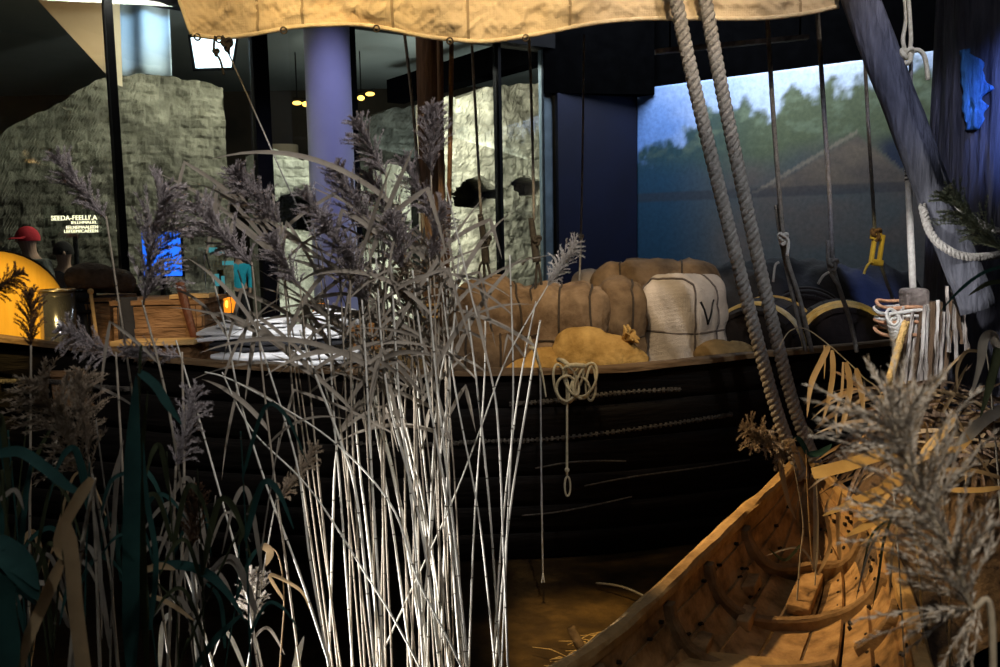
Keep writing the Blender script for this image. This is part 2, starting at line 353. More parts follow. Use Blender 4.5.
# ruins
def ruin(name, tops, off, label, tint, dark, zb=.45, seed=0, thick=.55, skew=0):
    """a broken rubble wall standing parallel to the glass; tops = [(px, py of its broken top)]"""
    pts=[]
    for px,py in tops:
        g=on_glass(px); d=V((g.x,g.y,0))
        c0=ga+gn*off; dd=d.normalized(); den=dd.x*gd.y-dd.y*gd.x; t=(c0.x*gd.y-c0.y*gd.x)/den; w=dd*t
        z=P(px,py,w.y).z; pts.append((w,z))
    L=[0]
    for i in range(1,len(pts)): L.append(L[-1]+(pts[i][0]-pts[i-1][0]).length)
    tot=L[-1]
    def at(u):
        s=u*tot; i=0
        while i<len(L)-2 and s>L[i+1]: i+=1
        k=(s-L[i])/(L[i+1]-L[i]); return pts[i][0].lerp(pts[i+1][0],k), pts[i][1]*(1-k)+pts[i+1][1]*k
    b=MB(); cols=[]; nu=int(tot/.022); zs=2.9
    nv=120
    row=.09; 
    for i in range(nu):
        u=i/(nu-1); w,zt=at(u); 
        for j in range(nv):
            v=j/(nv-1); s=u*tot
            zt2=zt+.05*nz((s*7+seed,1,0))
            z=zb+(zt2-zb)*v
            r=int(z/row+.25*nz((s*.7,z*2,seed))); fr=(z/row+.25*nz((s*.7,z*2,seed)))-r
            bl=.19+.10*nz((r*3.3,seed,0)); q=s/bl+r*.47+.2*nz((s*3,r,2)); ci=math.floor(q); cf=q-ci
            joint=min(fr,1-fr)*row; jx=min(cf,1-cf)*bl
            g=1-max(0,1-min(joint,jx)/.013)
            h=nz((ci*7.1,r*3.7,seed+5))
            d=.012*g+.014*h+.05*fb((s,z,seed),2.2)+.02*fb((s,z,seed+3),9)
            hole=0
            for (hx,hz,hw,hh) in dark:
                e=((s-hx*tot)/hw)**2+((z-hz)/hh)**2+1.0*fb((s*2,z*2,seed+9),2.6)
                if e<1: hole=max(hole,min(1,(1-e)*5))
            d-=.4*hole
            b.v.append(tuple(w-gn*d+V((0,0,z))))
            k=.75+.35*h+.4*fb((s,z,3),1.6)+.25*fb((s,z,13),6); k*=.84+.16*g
            t2=.5+.5*nz((s*.8,z*.8,seed+30)); c=V(tint[0]).lerp(V(tint[1]),t2)*max(.25,k)*(1-.92*hole)  # shade of the hollows is put into their colour too
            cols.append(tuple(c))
    for i in range(nu-1):
        for j in range(nv-1):
            b.f.append((i*nv+j,(i+1)*nv+j,(i+1)*nv+j+1,i*nv+j+1)); b.m.append(0)
    base=len(b.v)      # back side
    for i in range(nu):
        w,zt=at(i/(nu-1))
        for z in (zb,zt-.02): b.v.append(tuple(w+gn*thick+V((0,0,z)))); cols.append(tint[1])
    for i in range(nu-1):
        q=base+i*2; b.f.append((q,q+1,q+3,q+2)); b.m.append(0)
        b.f.append((i*nv+nv-1,(i+1)*nv+nv-1,q+3,q+1)); b.m.append(0)
    b.f.append((0,nv-1,base+1,base)); b.m.append(0)
    e=(nu-1)*nv; q=base+(nu-1)*2; b.f.append((e,q,q+1,e+nv-1)); b.m.append(0)
    o=b.build(name,MT['stone'],smooth=False,colors=cols); tag(o,label,'ruin',kind='thing'); return o
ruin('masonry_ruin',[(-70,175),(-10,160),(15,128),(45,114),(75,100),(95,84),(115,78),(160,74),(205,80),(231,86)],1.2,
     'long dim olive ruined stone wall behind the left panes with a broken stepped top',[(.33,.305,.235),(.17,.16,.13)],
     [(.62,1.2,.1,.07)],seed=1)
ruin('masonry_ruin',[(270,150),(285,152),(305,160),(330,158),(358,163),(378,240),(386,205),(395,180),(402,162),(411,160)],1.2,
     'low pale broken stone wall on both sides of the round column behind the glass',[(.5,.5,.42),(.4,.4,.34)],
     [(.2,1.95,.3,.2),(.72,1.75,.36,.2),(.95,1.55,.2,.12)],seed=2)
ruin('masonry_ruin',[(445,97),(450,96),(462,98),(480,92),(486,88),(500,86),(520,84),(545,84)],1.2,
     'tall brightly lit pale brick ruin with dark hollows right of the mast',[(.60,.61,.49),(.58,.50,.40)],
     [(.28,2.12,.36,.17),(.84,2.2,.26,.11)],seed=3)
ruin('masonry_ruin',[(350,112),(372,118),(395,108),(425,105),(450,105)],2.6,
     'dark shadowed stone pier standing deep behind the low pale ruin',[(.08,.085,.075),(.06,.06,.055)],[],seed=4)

# round column
c=P(333,200,7.2); cx,cy=c.x,c.y
b=MB(); b.lathe([(.0,0),(.178,0),(.178,.02),(.176,4.6)],40); o=b.build('column',MT['lilac'],origin=None); o.location=(cx,cy,0); struct(o)
b=MB(); b.lathe([(.0,.43),(.2,.43),(.2,2.9),(0,2.9)],24); o=b.build('column_outer',MT['beige']); o.location=P(283,150,12.3)*1; o.location.z=0; struct(o)

# mural
W_=(mb_+mdir*1.2-ma).length; H0=.45
b=MB(); cols=[]; nu,nv=230,120
def mix(a,b_,t): t=max(0,min(1,t)); return tuple(a[i]*(1-t)+b_[i]*t for i in range(3))
def sm(a,b_,x): t=max(0,min(1,(x-a)/(b_-a))); return t*t*(3-2*t)
for i in range(nu):
    u=i/(nu-1)
    for j in range(nv):
        v=j/(nv-1); p=ma+mdir*(W_*u)+mn*.03; b.v.append((p.x,p.y,H0+(MH-H0)*v))
        s=u*W_/2.6                               # ~0..1.4 over the visible width
        z=(v-.40)/.60                            # 0 at the lowest seen row, 1 at the top
        sky=mix((.12,.24,.58),(.66,.75,.92),sm(0,.55,s)*.85+.25*fb((s*3,z*3,2),1.5))
        sky=mix(sky,(.2,.3,.55),sm(.7,1,z)*.5*(1-sm(.3,.9,s)))
        tree=(.60 if s<.12 else .60+.22*sm(.12,.35,s)+.12*sm(.5,.95,s))+.07*fb((s*9,1,1),1.2)+.10*fb((s*16,z*10,3),1.1)
        tc_=mix((.015,.05,.07),(.09,.11,.06),sm(.12,.6,s))
        tc_=mix(tc_,(.16,.2,.13),max(0,fb((s*14,z*16,8),1.3))*1.3*sm(.45,.8,z))
        lo=mix((.012,.05,.10),(.07,.08,.085),sm(.1,.45,s))
        lo=mix(lo,(.11,.085,.075),max(0,.5+fb((s*4,z*4,4),1))*.8*sm(.25,.5,s))
        col=mix(lo,tc_,sm(.38,.62,z+.1*fb((s*4,z*3,12),1)))
        # tent-like brown hill
        hx=.86; hz=.62-abs(s-hx)*(.85 if s<hx else 1.5)
        if z<hz and z>.28: col=mix(col,mix((.15,.115,.085),(.10,.08,.07),.5+.8*fb((s*8,z*9,5),1)),sm(0,.04,hz-z)*sm(.28,.36,z))
        if s>.9 and z<.62 and z>.3 : col=mix(col,(.012,.02,.05),sm(.9,.97,s)*sm(.62,.52,z)*.9*(1 if z>hz else 0))
        if abs(z-hz)<.012 and s<hx and z>.3: col=mix(col,(.26,.21,.16),.6)
        if abs(z-.31)<.025: col=mix(col,(.03,.03,.04),.55)
        m_=sm(-.045,.045,z-tree)
        cols.append(mix(col,sky,m_))
for i in range(nu-1):
    for j in range(nv-1): b.f.append((i*nv+j,(i+1)*nv+j,(i+1)*nv+j+1,i*nv+j+1)); b.m.append(0)
o=b.build('mural_panel',MT['mural'],colors=cols); solid(o,.03,-1)
tag(o,'wide painted landscape panel of pale sky, trees and a brown hill behind the ropes','mural')
# lamp bar under the ceiling above the mural
o=empty('lamp_bar',P(745,42,6.0),'thin dark lighting bar hanging below the black ceiling above the mural','lamp')
b=MB(); b.beam(P(655,52,6.0)-o.location,P(808,37,6.0)-o.location,.05,.03); b.build('bar',MT['capwood'],o,smooth=False)
for px in (670,800):
    b=MB(); p=P(px,47 if px<700 else 36,6.0)-o.location; b.tube([p,p+V((0,0,4.6-o.location.z-p.z))],.006,6); b.build('hanger',MT['black'],o)

# reflections in the left glass built as objects beyond it, and amber lamps
o=empty('reflected_curtain',P(142,40,8.2),'pale blue lit cloth banner reflected in the glass at upper left','curtain')  # lit curtain reflected in the glass, built as hanging cloth
b=MB(); lo=o.location
def bn(u,v):
    p=P(119+48*u+4*v*u,-25+100*v,8.2); return p+V((0,.05*math.sin(u*9),0))-lo
b.grid(bn,20,12); q=b.build('cloth',MT['curtain'],o); solid(q,.006)
b=MB(); b.tube([P(116,-25,8.2)-lo,P(170,-25,8.2)-lo],.02,8); b.build('rod',MT['frame'],o)
o=empty('bright_reflection',P(212,52,9.0),'bright bluish white reflection in the upper left glass, built as a glowing panel','light')  # stands in for a bright reflection in the glass
b=MB(); lo=o.location
b.add([P(191,38,9.0)-lo,P(236,36,9.05)-lo,P(231,67,9.05)-lo,P(196,68,9.0)-lo],[(0,1,2,3)]); q=b.build('glow_panel',MT['sky'],o); solid(q,.03)
b=MB(); b.tube([P(x,y,9.03)-lo for x,y in ((189,36),(238,34),(233,69),(194,70))],.015,6,closed=True); b.build('frame',MT['frame'],o)
def spots(lab, cx_,cy_,Y,lst,m,grp=None):
    o=empty('spotlight_cluster',P(cx_,cy_,Y),lab,'lamp',grp); lo=o.location
    b=MB(); b.tube([P(lst[0][0]-4,lst[0][1]-5,Y)-lo,P(lst[-1][0]+4,lst[-1][1]-5,Y)-lo],.012,6)
    p=P(lst[0][0],lst[0][1]-5,Y); b.tube([p-lo,V((p.x,p.y,3.95))-lo],.008,6); b.build('rail',MT['frame'],o)
    for x,y,w,h in lst:
        b=MB(); c=P(x,y,Y)-lo; s=Y/F
        b.grid(lambda u,v:c+V((math.cos(2*PI*u)*math.sin(PI*v)*w*s/2,math.sin(2*PI*u)*math.sin(PI*v)*.03,math.cos(PI*v)*h*s/2)),14,9)
        b.build('lens',m,o)
spots('reflected pair of warm spotlights under a rail at the foot of the banner',145,88,8.4,[(134,89,14,6),(152,86,11,7),(155,91,7,5)],MT['lampw'])  # lamps reflected in the glass, built as glowing lenses behind it
spots('small white spotlight reflections just below the warm pair in the glass',160,106,8.3,[(157,106,9,4),(164,108,8,4)],MT['lampw'])  # another lamp reflection, built as a hanging cluster
spots('small amber ceiling lamp seen left of the lilac column',300,104,11.5,[(297,103,9,4),(306,104,8,5)],MT['lampo'])
spots('small amber ceiling lamp seen right of the lilac column',366,97,11.5,[(361,98,7,5),(370,94,9,4)],MT['lampo'])
# blue screen reflected in the glass, built as a lit panel on a stand
o=empty('screen_reflection',P(163,300,7.0),'bright blue display screen reflected in the left glass, built behind it','screen'); lo=o.location; lo.z=.43; o.location=lo
b=MB(); ptc=P(162,254,7.0)-lo; b.box(ptc,(.29,.02,.34)); b.build('screen',MT['bluescreen'],o,smooth=False)
b=MB(); b.box(ptc+V((0,.025,0)),(.31,.03,.36)); q=b.build('housing',MT['frame'],o,smooth=False)
b=MB(); b.tube([V((0,.03,0)),V((0,.03,ptc.z))],.025,8); b.lathe([(0,0),(.16,0),(.16,.02),(0,.02)],20,mat=Matrix.Translation((0,.03,0))); b.build('stand',MT['frame'],o)
# teal patches of a reflected display, built as a small panel
o=empty('screen_reflection',P(222,300,7.1),'reflection of a small teal display panel with pale shapes left of the cyan jacket','screen'); lo=o.location; lo.z=.43; o.location=lo
b=MB(); pc=P(219,270,7.1)-lo; b.box(pc,(.22,.02,.3)); b.build('panel',MT['glass'],o,smooth=False)
for (x,y,w,h) in ((213,250,8,5),(224,252,9,3),(228,263,11,4),(217,280,4,12),(223,281,3,10)):
    b=MB(); b.box(P(x,y,7.08)-lo,(w*7.1/F,.01,h*7.1/F)); b.build('graphic',MT['teal'],o,smooth=False)
b=MB(); b.tube([V((pc.x,.03,0)),V((pc.x,.03,pc.z))],.025,8); b.lathe([(0,0),(.16,0),(.16,.02),(0,.02)],20,mat=Matrix.Translation((pc.x,.03,0))); b.build('stand',MT['frame'],o)
# mirrored lettering reflected in the glass, built as glowing rows on a board
cu=None
tx=empty('lettering_reflection',P(80,221,7.4),'four short rows of glowing cream lettering reflected in the left glass, built on a clear board','sign'); lo=tx.location; lo.z=.43; tx.location=lo
for k,(s_,xl,xr,y,h) in enumerate((("SEEDA-FEELLI'.A",51,97,218.2,4.6),('IELLHMALEL',71,97,222.6,2.7),('EELNEMAALEEN',66,98,227.4,3.1),('LEFEEM/CAEEEN',64,98,231.4,3.1))):
    cu=bpy.data.curves.new('lettering','FONT'); cu.body=s_; cu.size=h*7.4/F*1.43; cu.align_x='LEFT'; cu.extrude=.002
    t=bpy.data.objects.new('tmp',cu); COL.objects.link(t); bpy.context.view_layer.update()
    me=bpy.data.meshes.new_from_object(t.evaluated_get(bpy.context.evaluated_depsgraph_get())); bpy.data.objects.remove(t)
    wd=max(v.co.x for v in me.vertices); p=P(xl,y+h/2,7.4); kx=(P(xr,y,7.4).x-p.x)/wd
    for v in me.vertices: v.co.x*=kx
    me.materials.clear(); me.materials.append(MT['textglow'])
    t=bpy.data.objects.new('lettering',me); COL.objects.link(t); t.parent=tx; t.location=p-lo; t.rotation_euler=(PI/2,0,0)
b=MB(); b.box(P(75,222,7.43)-lo,(.5,.012,.26)); b.build('board',MT['glass'],tx,smooth=False)
b=MB(); pc=P(75,236,7.44)-lo; b.tube([V((pc.x,.04,0)),V((pc.x,.04,pc.z))],.02,8); b.lathe([(0,0),(.14,0),(.14,.02),(0,.02)],20,mat=Matrix.Translation((pc.x,.04,0))); b.build('stand',MT['frame'],tx)

# ---------------------------------------------------------------- visitors reflected in the glass, built as figures beyond it
def person(px, Y, H, label, top, legs, capm=None, turn=0, bag=False):
    base=Pz(px,.43,Y); root=empty('person',base,label,'person',rot=turn); s=H
    def skin(name, nodes, edges, m):
        me=bpy.data.meshes.new(name); me.from_pydata([tuple(V(n[:3])*s) for n in nodes],edges,[]); me.materials.append(m)
        o=bpy.data.objects.new(name,me); COL.objects.link(o); o.parent=root
        md=o.modifiers.new('k','SKIN'); 
        for i,n in enumerate(nodes):
            sv=me.skin_vertices[0].data[i]; r=n[3]*s; sv.radius=(r,r*(n[4] if len(n)>4 else 1)); sv.use_root=(i==0)
        sub(o,2); return o
    # body: pelvis, spine, neck, head, arms, legs
    N=[(0,0,.53,.075,.7),(0,0,.64,.07,.7),(0,-.005,.76,.085,.65),(0,0,.83,.035),(0,-.01,.875,.038),(0,-.02,.925,.055,1.1),(0,-.015,.97,.045)]
    E=[(0,1),(1,2),(2,3),(3,4),(4,5),(5,6)]
    for sd in (-1,1):
        b0=len(N); N+= [(sd*.11,0,.79,.036),(sd*.135,.005,.63,.026),(sd*.12,-.05,.5,.02),(sd*.115,-.075,.45,.016)]
        E+=[(2,b0),(b0,b0+1),(b0+1,b0+2),(b0+2,b0+3)]
        for f in range(4):
            N.append((sd*(.115+(f-1.5)*.011),-.085-.004*f,.415-.004*(f%2),.0055)); E.append((b0+3,len(N)-1))
        N.append((sd*.09,-.085,.437,.006)); E.append((b0+3,len(N)-1))
        b1=len(N); N+= [(sd*.055,0,.48,.058),(sd*.06,-.005,.28,.038),(sd*.06,.01,.1,.028),(sd*.06,0,.035,.025),(sd*.065,-.08,.022,.02)]
        E+=[(0,b1),(b1,b1+1),(b1+1,b1+2),(b1+2,b1+3),(b1+3,b1+4)]
    skin('body',N,E,MT['skin'])
    Nj=[(0,0,.485,.088,.75),(0,0,.64,.082,.72),(0,-.005,.75,.092,.68),(0,0,.81,.05)]
    Ej=[(0,1),(1,2),(2,3)]
    for sd in (-1,1):
        b0=len(Nj); Nj+=[(sd*.11,0,.79,.043),(sd*.135,.005,.63,.034),(sd*.122,-.045,.51,.028)]; Ej+=[(2,b0),(b0,b0+1),(b0+1,b0+2)]
    skin('jacket',Nj,Ej,top)
    Nt=[(0,0,.54,.08,.75)]; Et=[]
    for sd in (-1,1):
        b0=len(Nt); Nt+=[(sd*.055,0,.47,.064),(sd*.06,-.005,.28,.046),(sd*.06,.01,.08,.036)]; Et+=[(0,b0),(b0,b0+1),(b0+1,b0+2)]
    skin('trousers',Nt,Et,legs)
    b=MB(); 
    def hd(u,v):
        a=2*PI*u; q=v*PI*.56; return V((math.cos(a)*math.sin(q)*.062,math.sin(a)*math.sin(q)*.07+.008-.02,.935+math.cos(q)*.072))*s
    b.grid(hd,18,9,cu=True)
    b.build('hair' if not capm else 'cap',capm or MT['hair'],root)
    b=MB(); c=V((0,-.085,.925))*s
    b.tube([c+V((0,.012,.018))*s,c+V((0,-.004,-.006))*s],[.006*s,.011*s],8); b.build('nose',MT['skin'],root)
    for sd in (-1,1):
        b=MB(); c=V((sd*.022,-.073,.94))*s; b.grid(lambda u,v:c+V((math.cos(2*PI*u)*math.sin(PI*v),math.sin(2*PI*u)*math.sin(PI*v),math.cos(PI*v)))*.006*s,8,6); b.build('eye',MT['ink'],root)
    if capm:
        b=MB(); b.grid(lambda u,v:V(((u-.5)*.11,-.07-.06*v*(1-(2*u-1)**2*.6),.945-.012*v))*s,9,4); q=b.build('cap_visor',capm,root); solid(q,.004)
    return root
person(242,12.0,1.11,'standing person in a bright cyan jacket and dark trousers reflected in the glass',MT['cyan'],MT['darkfab'],turn=.25)
person(42,7.1,1.37,'reflected person in a red cap and grey top behind the yellow barrel head',MT['greyfab'],MT['darkfab'],MT['redfab'],turn=-.4)
person(74,7.15,1.25,'reflected dark haired person in dark clothes below the lit lettering',MT['darkfab'],MT['darkfab'],turn=.5)

# ---------------------------------------------------------------- big barge
NEAR=spline([P(-150,322,4.65),P(0,338,4.3),P(100,350,4.18),P(200,362,4.08),P(330,370,4.0),P(450,372,4.0),P(600,369,4.05),P(740,356,4.2),P(890,342,4.45),P(1050,325,4.8)],10)
def near(t):
    x=t*(len(NEAR)-1); i=min(int(x),len(NEAR)-2); return NEAR[i].lerp(NEAR[i+1],x-i)
def beamw(t): return .02+1.62*math.sin(PI*min(1,max(0,t*.93+.03)))**.55
def far(t): p=near(t); return V((p.x*.97,p.y+beamw(t),p.z))
barge=empty('cargo_barge',(0,4.9,0),'large dark tarred wooden cargo barge laden with bales beyond the reeds','boat')
BO=V((0,4.9,0))
def hullpt(t,v,side=0):      # v: 0 gunwale .. 1 keel
    p=near(t); z=p.z*(1-v); y=p.y+.03+.5*v**1.9
    if side: f=far(t); y=f.y-.03-.35*v**1.9
    return V((p.x,y,z))
b=MB()
NS=6
for s_ in range(NS):            # strakes, each lapping over the next
    v0=s_/NS; v1=(s_+1)/NS
    b.grid(lambda u,v:hullpt(u,v0+(v1-v0)*v)-V((0,.012*(1-v)+.004*nz((u*40,v*2,s_)),0))-BO,120,4)
b.grid(lambda u,v:hullpt(u,v,1)-BO,60,8)
q=b.build('planking',MT['tar'],barge); solid(q,.03,1)
b=MB()
b.grid(lambda u,v:V((near(.0).x,near(0).y+beamw(0)*u,near(0).z*v))-BO,4,4); b.build('stem_post',MT['tar'],barge)
for nm,fn in (('gunwale',near),('gunwale',far)):
    b=MB(); N=90; pr=[(-.034,-.014),(-.034,.008),(-.024,.013),(.024,.013),(.034,.008),(.034,-.014)]
    vs=[]
    for i in range(N):
        p=fn(i/(N-1))-BO; w=.004*nz((i*.35,0,1)); 
        for (y,z) in pr: vs.append(p+V((0,y+w,z+.006*nz((i*.22,y*30,3)))))
    fs=[(i*6+k,i*6+(k+1)%6,(i+1)*6+(k+1)%6,(i+1)*6+k) for i in range(N-1) for k in range(6)]
    b.add(vs,fs); b.build(nm,MT['gun'],barge,smooth=False)
b=MB()
def dk(z,t0,t1,inset=.1):
    def f(u,v):
        t=t0+(t1-t0)*u; a=near(t)+V((0,inset,0)); c=far(t)-V((0,inset,0)); p=a.lerp(c,v); p.z=z; return p-BO
    return f
b=MB()
for i in range(6): b.grid(lambda u,v,i=i:dk(.90,.04,.42)(u,(i+v*.96)/6),30,2)
q=b.build('foredeck',MT['deck'],barge,smooth=False); solid(q,.03,-1)
b=MB()
for i in range(6): b.grid(lambda u,v,i=i:dk(.62,.42,.97,.2)(u,(i+v*.96)/6),30,2)
q=b.build('hold_floor',MT['deck'],barge,smooth=False); solid(q,.03,-1)
# caulked seams : small clamps over moss along parts of the plank joints
def pix_t(px):
    best=None
    for i in range(400):
        t=i/399; p=near(t)-EYE; c=p.dot(rt)/p.dot(fw)*F+500
        if best is None or abs(c-px)<best[0]: best=(abs(c-px),t)
    return best[1]
def py_v(px,py):
    t=pix_t(px); best=None
    for i in range(300):
        v=i/299; p=hullpt(t,v)-EYE; r=333.5-p.dot(up)/p.dot(fw)*F
        if best is None or abs(r-py)<best[0]: best=(abs(r-py),v)
    return t,best[1]
for line,dots in (([(512,403),(560,399),(620,392),(682,388)],1),([(440,443),(480,440),(540,438),(620,430),(690,420),(735,413)],1),([(535,467),(570,461),(600,459),(630,460)],0),
      ([(588,484),(640,475),(700,467),(760,458)],0),([(520,514),(560,510),(600,503),(638,495)],0),([(-5,381),(40,380),(85,385),(125,388)],2),([(330,441),(400,443),(440,443)],1)):
    kp=[]
    for px,py in line: 
        t,v=py_v(px,py); kp.append(hullpt(t,v)-V((0,.028,0))-BO)
    sp=spline(kp,14); b=MB(); b.tube(sp,[.0045+.0015*nz((i,3,2)) for i in range(len(sp))],5)
    if dots:
        L=0
        for i in range(len(sp)-1):
            d=sp[i+1]-sp[i]; n=max(1,int(d.length/(.022 if dots==1 else .05)))
            for k in range(n): b.box(sp[i]+d*(k/n),(.012 if dots==1 else .028,.012,.02),jit=.003)
    b.build('caulking',MT['caulk'],barge)

# ---------------------------------------------------------------- rounded bundles
def rb(p, h, r):     # map a point of a box surface onto its rounded version
    q=V((max(-h[0]+r,min(h[0]-r,p[0])),max(-h[1]+r,min(h[1]-r,p[1])),max(-h[2]+r,min(h[2]-r,p[2]))))
    d=V(p)-q
    return q+d.normalized()*r if d.length>1e-9 else q
def bulge(p,h,k):
    f=lambda a,b_:1-(a/b_)**2
    return V((p.x*(1+k*f(p.y,h[1]*1.2)*f(p.z,h[2]*1.2)),p.y*(1+k*f(p.x,h[0]*1.2)*f(p.z,h[2]*1.2)),p.z*(1+k*f(p.x,h[0]*1.2)*f(p.y,h[1]*1.2))))
def bale(loc, size, rz, label, m, sm_, xs=(), ys=(), zs=(), seed=0, r=.09, kb=.06, top=None, mark=False, rx=0):
    root=empty('cargo_bale',loc,label,'bale','cargo bales amidships',rot=rz); root.rotation_euler=(rx,0,rz)
    h=[a/2 for a in size]; r=min(r,min(h)*.95); n=26
    cin=[(x,'x') for x in xs]
    def sf(p,off=0):
        q=bulge(rb(p,h,r),h,kb); w=.020*fb((q.x*4.5+seed,q.y*5,q.z*5),1.3)+.006*math.sin(q.x*38+seed+4*nz((q.x*4,q.y*4,q.z*4)))*.6
        for x in xs: w-=.018*math.exp(-((q.x-x)/.03)**2)
        for y in ys: w-=.014*math.exp(-((q.y-y)/.022)**2)
        for z in zs: w-=.014*math.exp(-((q.z-z)/.022)**2)
        d=V((q.x/h[0],q.y/h[1],q.z/h[2])).normalized()
        return q+d*(w+off)+V((0,0,h[2]))
    b=MB()
    for ax in range(3):
        for sg in (-1,1):
            def fn(u,v,ax=ax,sg=sg):
                o=[0,0,0]; o[ax]=sg*h[ax]; i,j=(ax+1)%3,(ax+2)%3
                o[i]=(2*u-1)*h[i]*sg; o[j]=(2*v-1)*h[j]; return sf(V(o))
            b.grid(fn,n,n)
    b.build('wrapping',m,root)
    def loop(ax,val):
        i,j=(ax+1)%3,(ax+2)%3; ptsq=[]
        for (a,c) in [(-1+2*k/24,-1) for k in range(24)]+[(1,-1+2*k/24) for k in range(24)]+[(1-2*k/24,1) for k in range(24)]+[(-1,1-2*k/24) for k in range(24)]:
            o=[0,0,0]; o[ax]=val; o[i]=a*h[i]; o[j]=c*h[j]; ptsq.append(sf(V(o),.004))
        b=MB(); b.tube(ptsq,.0055,6,closed=True); b.build('strap',sm_,root)
    for x in xs: loop(0,x)
    for y in ys: loop(1,y)
    for z in zs: loop(2,z)
    if mark:
        b=MB()
        X=h[0]
        for a,c in (((X,-.12,.285),(X,-.06,.17)),((X,-.06,.17),(X,-.01,.29))):
            b.tube([sf(V(a).lerp(V(c),k/8),.0015) for k in range(9)],.006,6)
        b.build('painted_mark',MT['ink'],root)
    return root
zf=.635
def at(px,Y,z): return Pz(px,z,Y)
bale(at(494,4.62,zf),(.46,.62,.80),.1,'leftmost large brown hessian bale, domed, next to the mast',MT['bale'],MT['strap'],xs=(.13,),zs=(.15,),seed=1,r=.2,kb=.08)
bale(at(487,4.33,zf),(.36,.20,.58),0,'low brown bale in front of the leftmost domed bale, behind the rail',MT['bale2'],MT['strap'],xs=(-.1,.08),seed=2,r=.12,kb=.05)
bale(at(563,4.66,zf),(.50,.55,.77),-.12,'middle wide brown hessian bale tied with dark cords behind the ochre sack',MT['bale'],MT['strap'],xs=(-.15,.0,.16),zs=(.14,),seed=3,r=.13)
bale(at(621,4.72,zf),(.24,.52,.79),-.1,'narrow upright brown bale squeezed against the pale bale',MT['bale2'],MT['strap'],xs=(.06,),zs=(.13,),seed=4,r=.1)
bale(at(684,4.75,zf),(.36,.40,.80),-.82,'pale grey linen bale with a black V mark at the right end',MT['balew'],MT['strapw'],xs=(),ys=(-.15,.05),zs=(.13,),seed=5,r=.10,mark=True)
bale(at(655,5.25,zf),(.72,.36,.86),-.15,'long dull brown bale lying behind the pale bale',MT['bale2'],MT['strap'],xs=(-.2,.15),seed=6,r=.12)

def sackmesh(L,w,h,seed,neck=None,flat=.25,crease=1.0,asym=0):
    b=MB()
    def fn(u,v):
        a=2*PI*u; q=PI*v; x=-math.cos(q); sr=math.sin(q)**.78
        p=V((x*L/2,math.cos(a)*sr*w/2,math.sin(a)*sr*h/2))
        k=fb((p.x*5+seed,p.y*5,p.z*5),1.2)*.035*crease+.008*math.sin(p.x*45+8*nz((p.y*5,p.z*5,seed)))*crease
        p*=1+k*1.2
        if asym: p.z*=1-asym*p.x/(L/2)+.10*math.exp(-((p.x/L-.28)/.1)**2); p.z-=.012*math.exp(-((p.x-.3*p.y-.02)/.012)**2)+.009*math.exp(-((p.x+.8*p.y-.1)/.012)**2)
        if p.z<-h*flat: p.z=-h*flat+(p.z+h*flat)*.25
        return p+V((0,0,h*flat+ (h/2-h*flat)*.25))
    b.grid(fn,40,26,cu=True); return b
def sack(loc,L,w,h,rz,label,m,seed,neck=False,group='sacks along the barge rail',tilt=0):
    root=empty('cargo_sack',loc,label,'sack',group,rot=rz); root.rotation_euler=(0,tilt,rz)
    sackmesh(L,w,h,seed,crease=1.9,asym=.32 if neck else .1).build('bag',m,root)
    if neck:
        b=MB(); c=V((L*.22,-w*.12,h*.70)); ax=V((.5,-.25,.55)).normalized(); e1=ax.orthogonal().normalized(); e2=ax.cross(e1)
        def nk(u,v):
            a=2*PI*u; r=(.016+.03*v**1.2)*(1+.28*math.sin(a*7+seed)*v); return c+ax*(.05*v)+(e1*math.cos(a)+e2*math.sin(a))*r
        b.grid(nk,56,8,cu=True); q=b.build('neck_ruffle',m,root); solid(q,.005)
        b=MB(); b.tube([c+ax*.012+(e1*math.cos(k*.5)+e2*math.sin(k*.5))*.022+ax*.0006*k for k in range(26)],.005,6); b.build('neck_tie',MT['strap'],root)
    return root
# a boarded side bench inside the rail carries the sacks
bench=empty('side_bench',at(588,4.36,.635),'low plank bench inside the barge rail under the sacks','bench'); lo=bench.location
b=MB(); b.box((0,0,.36),(1.2,.18,.04)); b.build('seat',MT['deck'],bench,smooth=False)
for x in (-.5,0,.5):
    b=MB(); b.box((x,.02,.17),(.05,.08,.34)); b.build('leg',MT['deck'],bench,smooth=False)
zb=.62+.38
sack(at(598,4.31,zb-.01),.47,.22,.28,-.08,'plump ochre sack with a tied ruffled neck lying on the barge rail',MT['sack'],3,neck=True,tilt=.12)
sack(at(552,4.33,zb),.26,.18,.17,.1,'small brown sack left of the plump ochre sack',MT['sack'],5)
sack(at(522,4.31,zb),.24,.16,.12,0,'flat ochre sack at the left end of the sacks on the rail',MT['sack'],8)
sack(at(724,4.58,1.0),.34,.22,.15,.1,'flattened brown sack below the black V bale near the thick ropes',MT['sackb'],11)
b=MB(); b.box((0,0,.18),(.5,.2,.36),jit=.01); o=b.build('packing_case',MT['deck'],smooth=False); o.location=at(728,4.62,.635); tag(o,'plain dark packing case under the flattened brown sack','case')
bale(at(592,5.5,zf),(.7,.4,.66),0,'dull brown bale at the back under the grey sack',MT['bale2'],MT['strap'],seed=16,r=.1)
sack(at(593,5.45,zf+.68),.26,.24,.18,0,'rounded grey sack perched behind the brown bales',MT['sackg'],14)

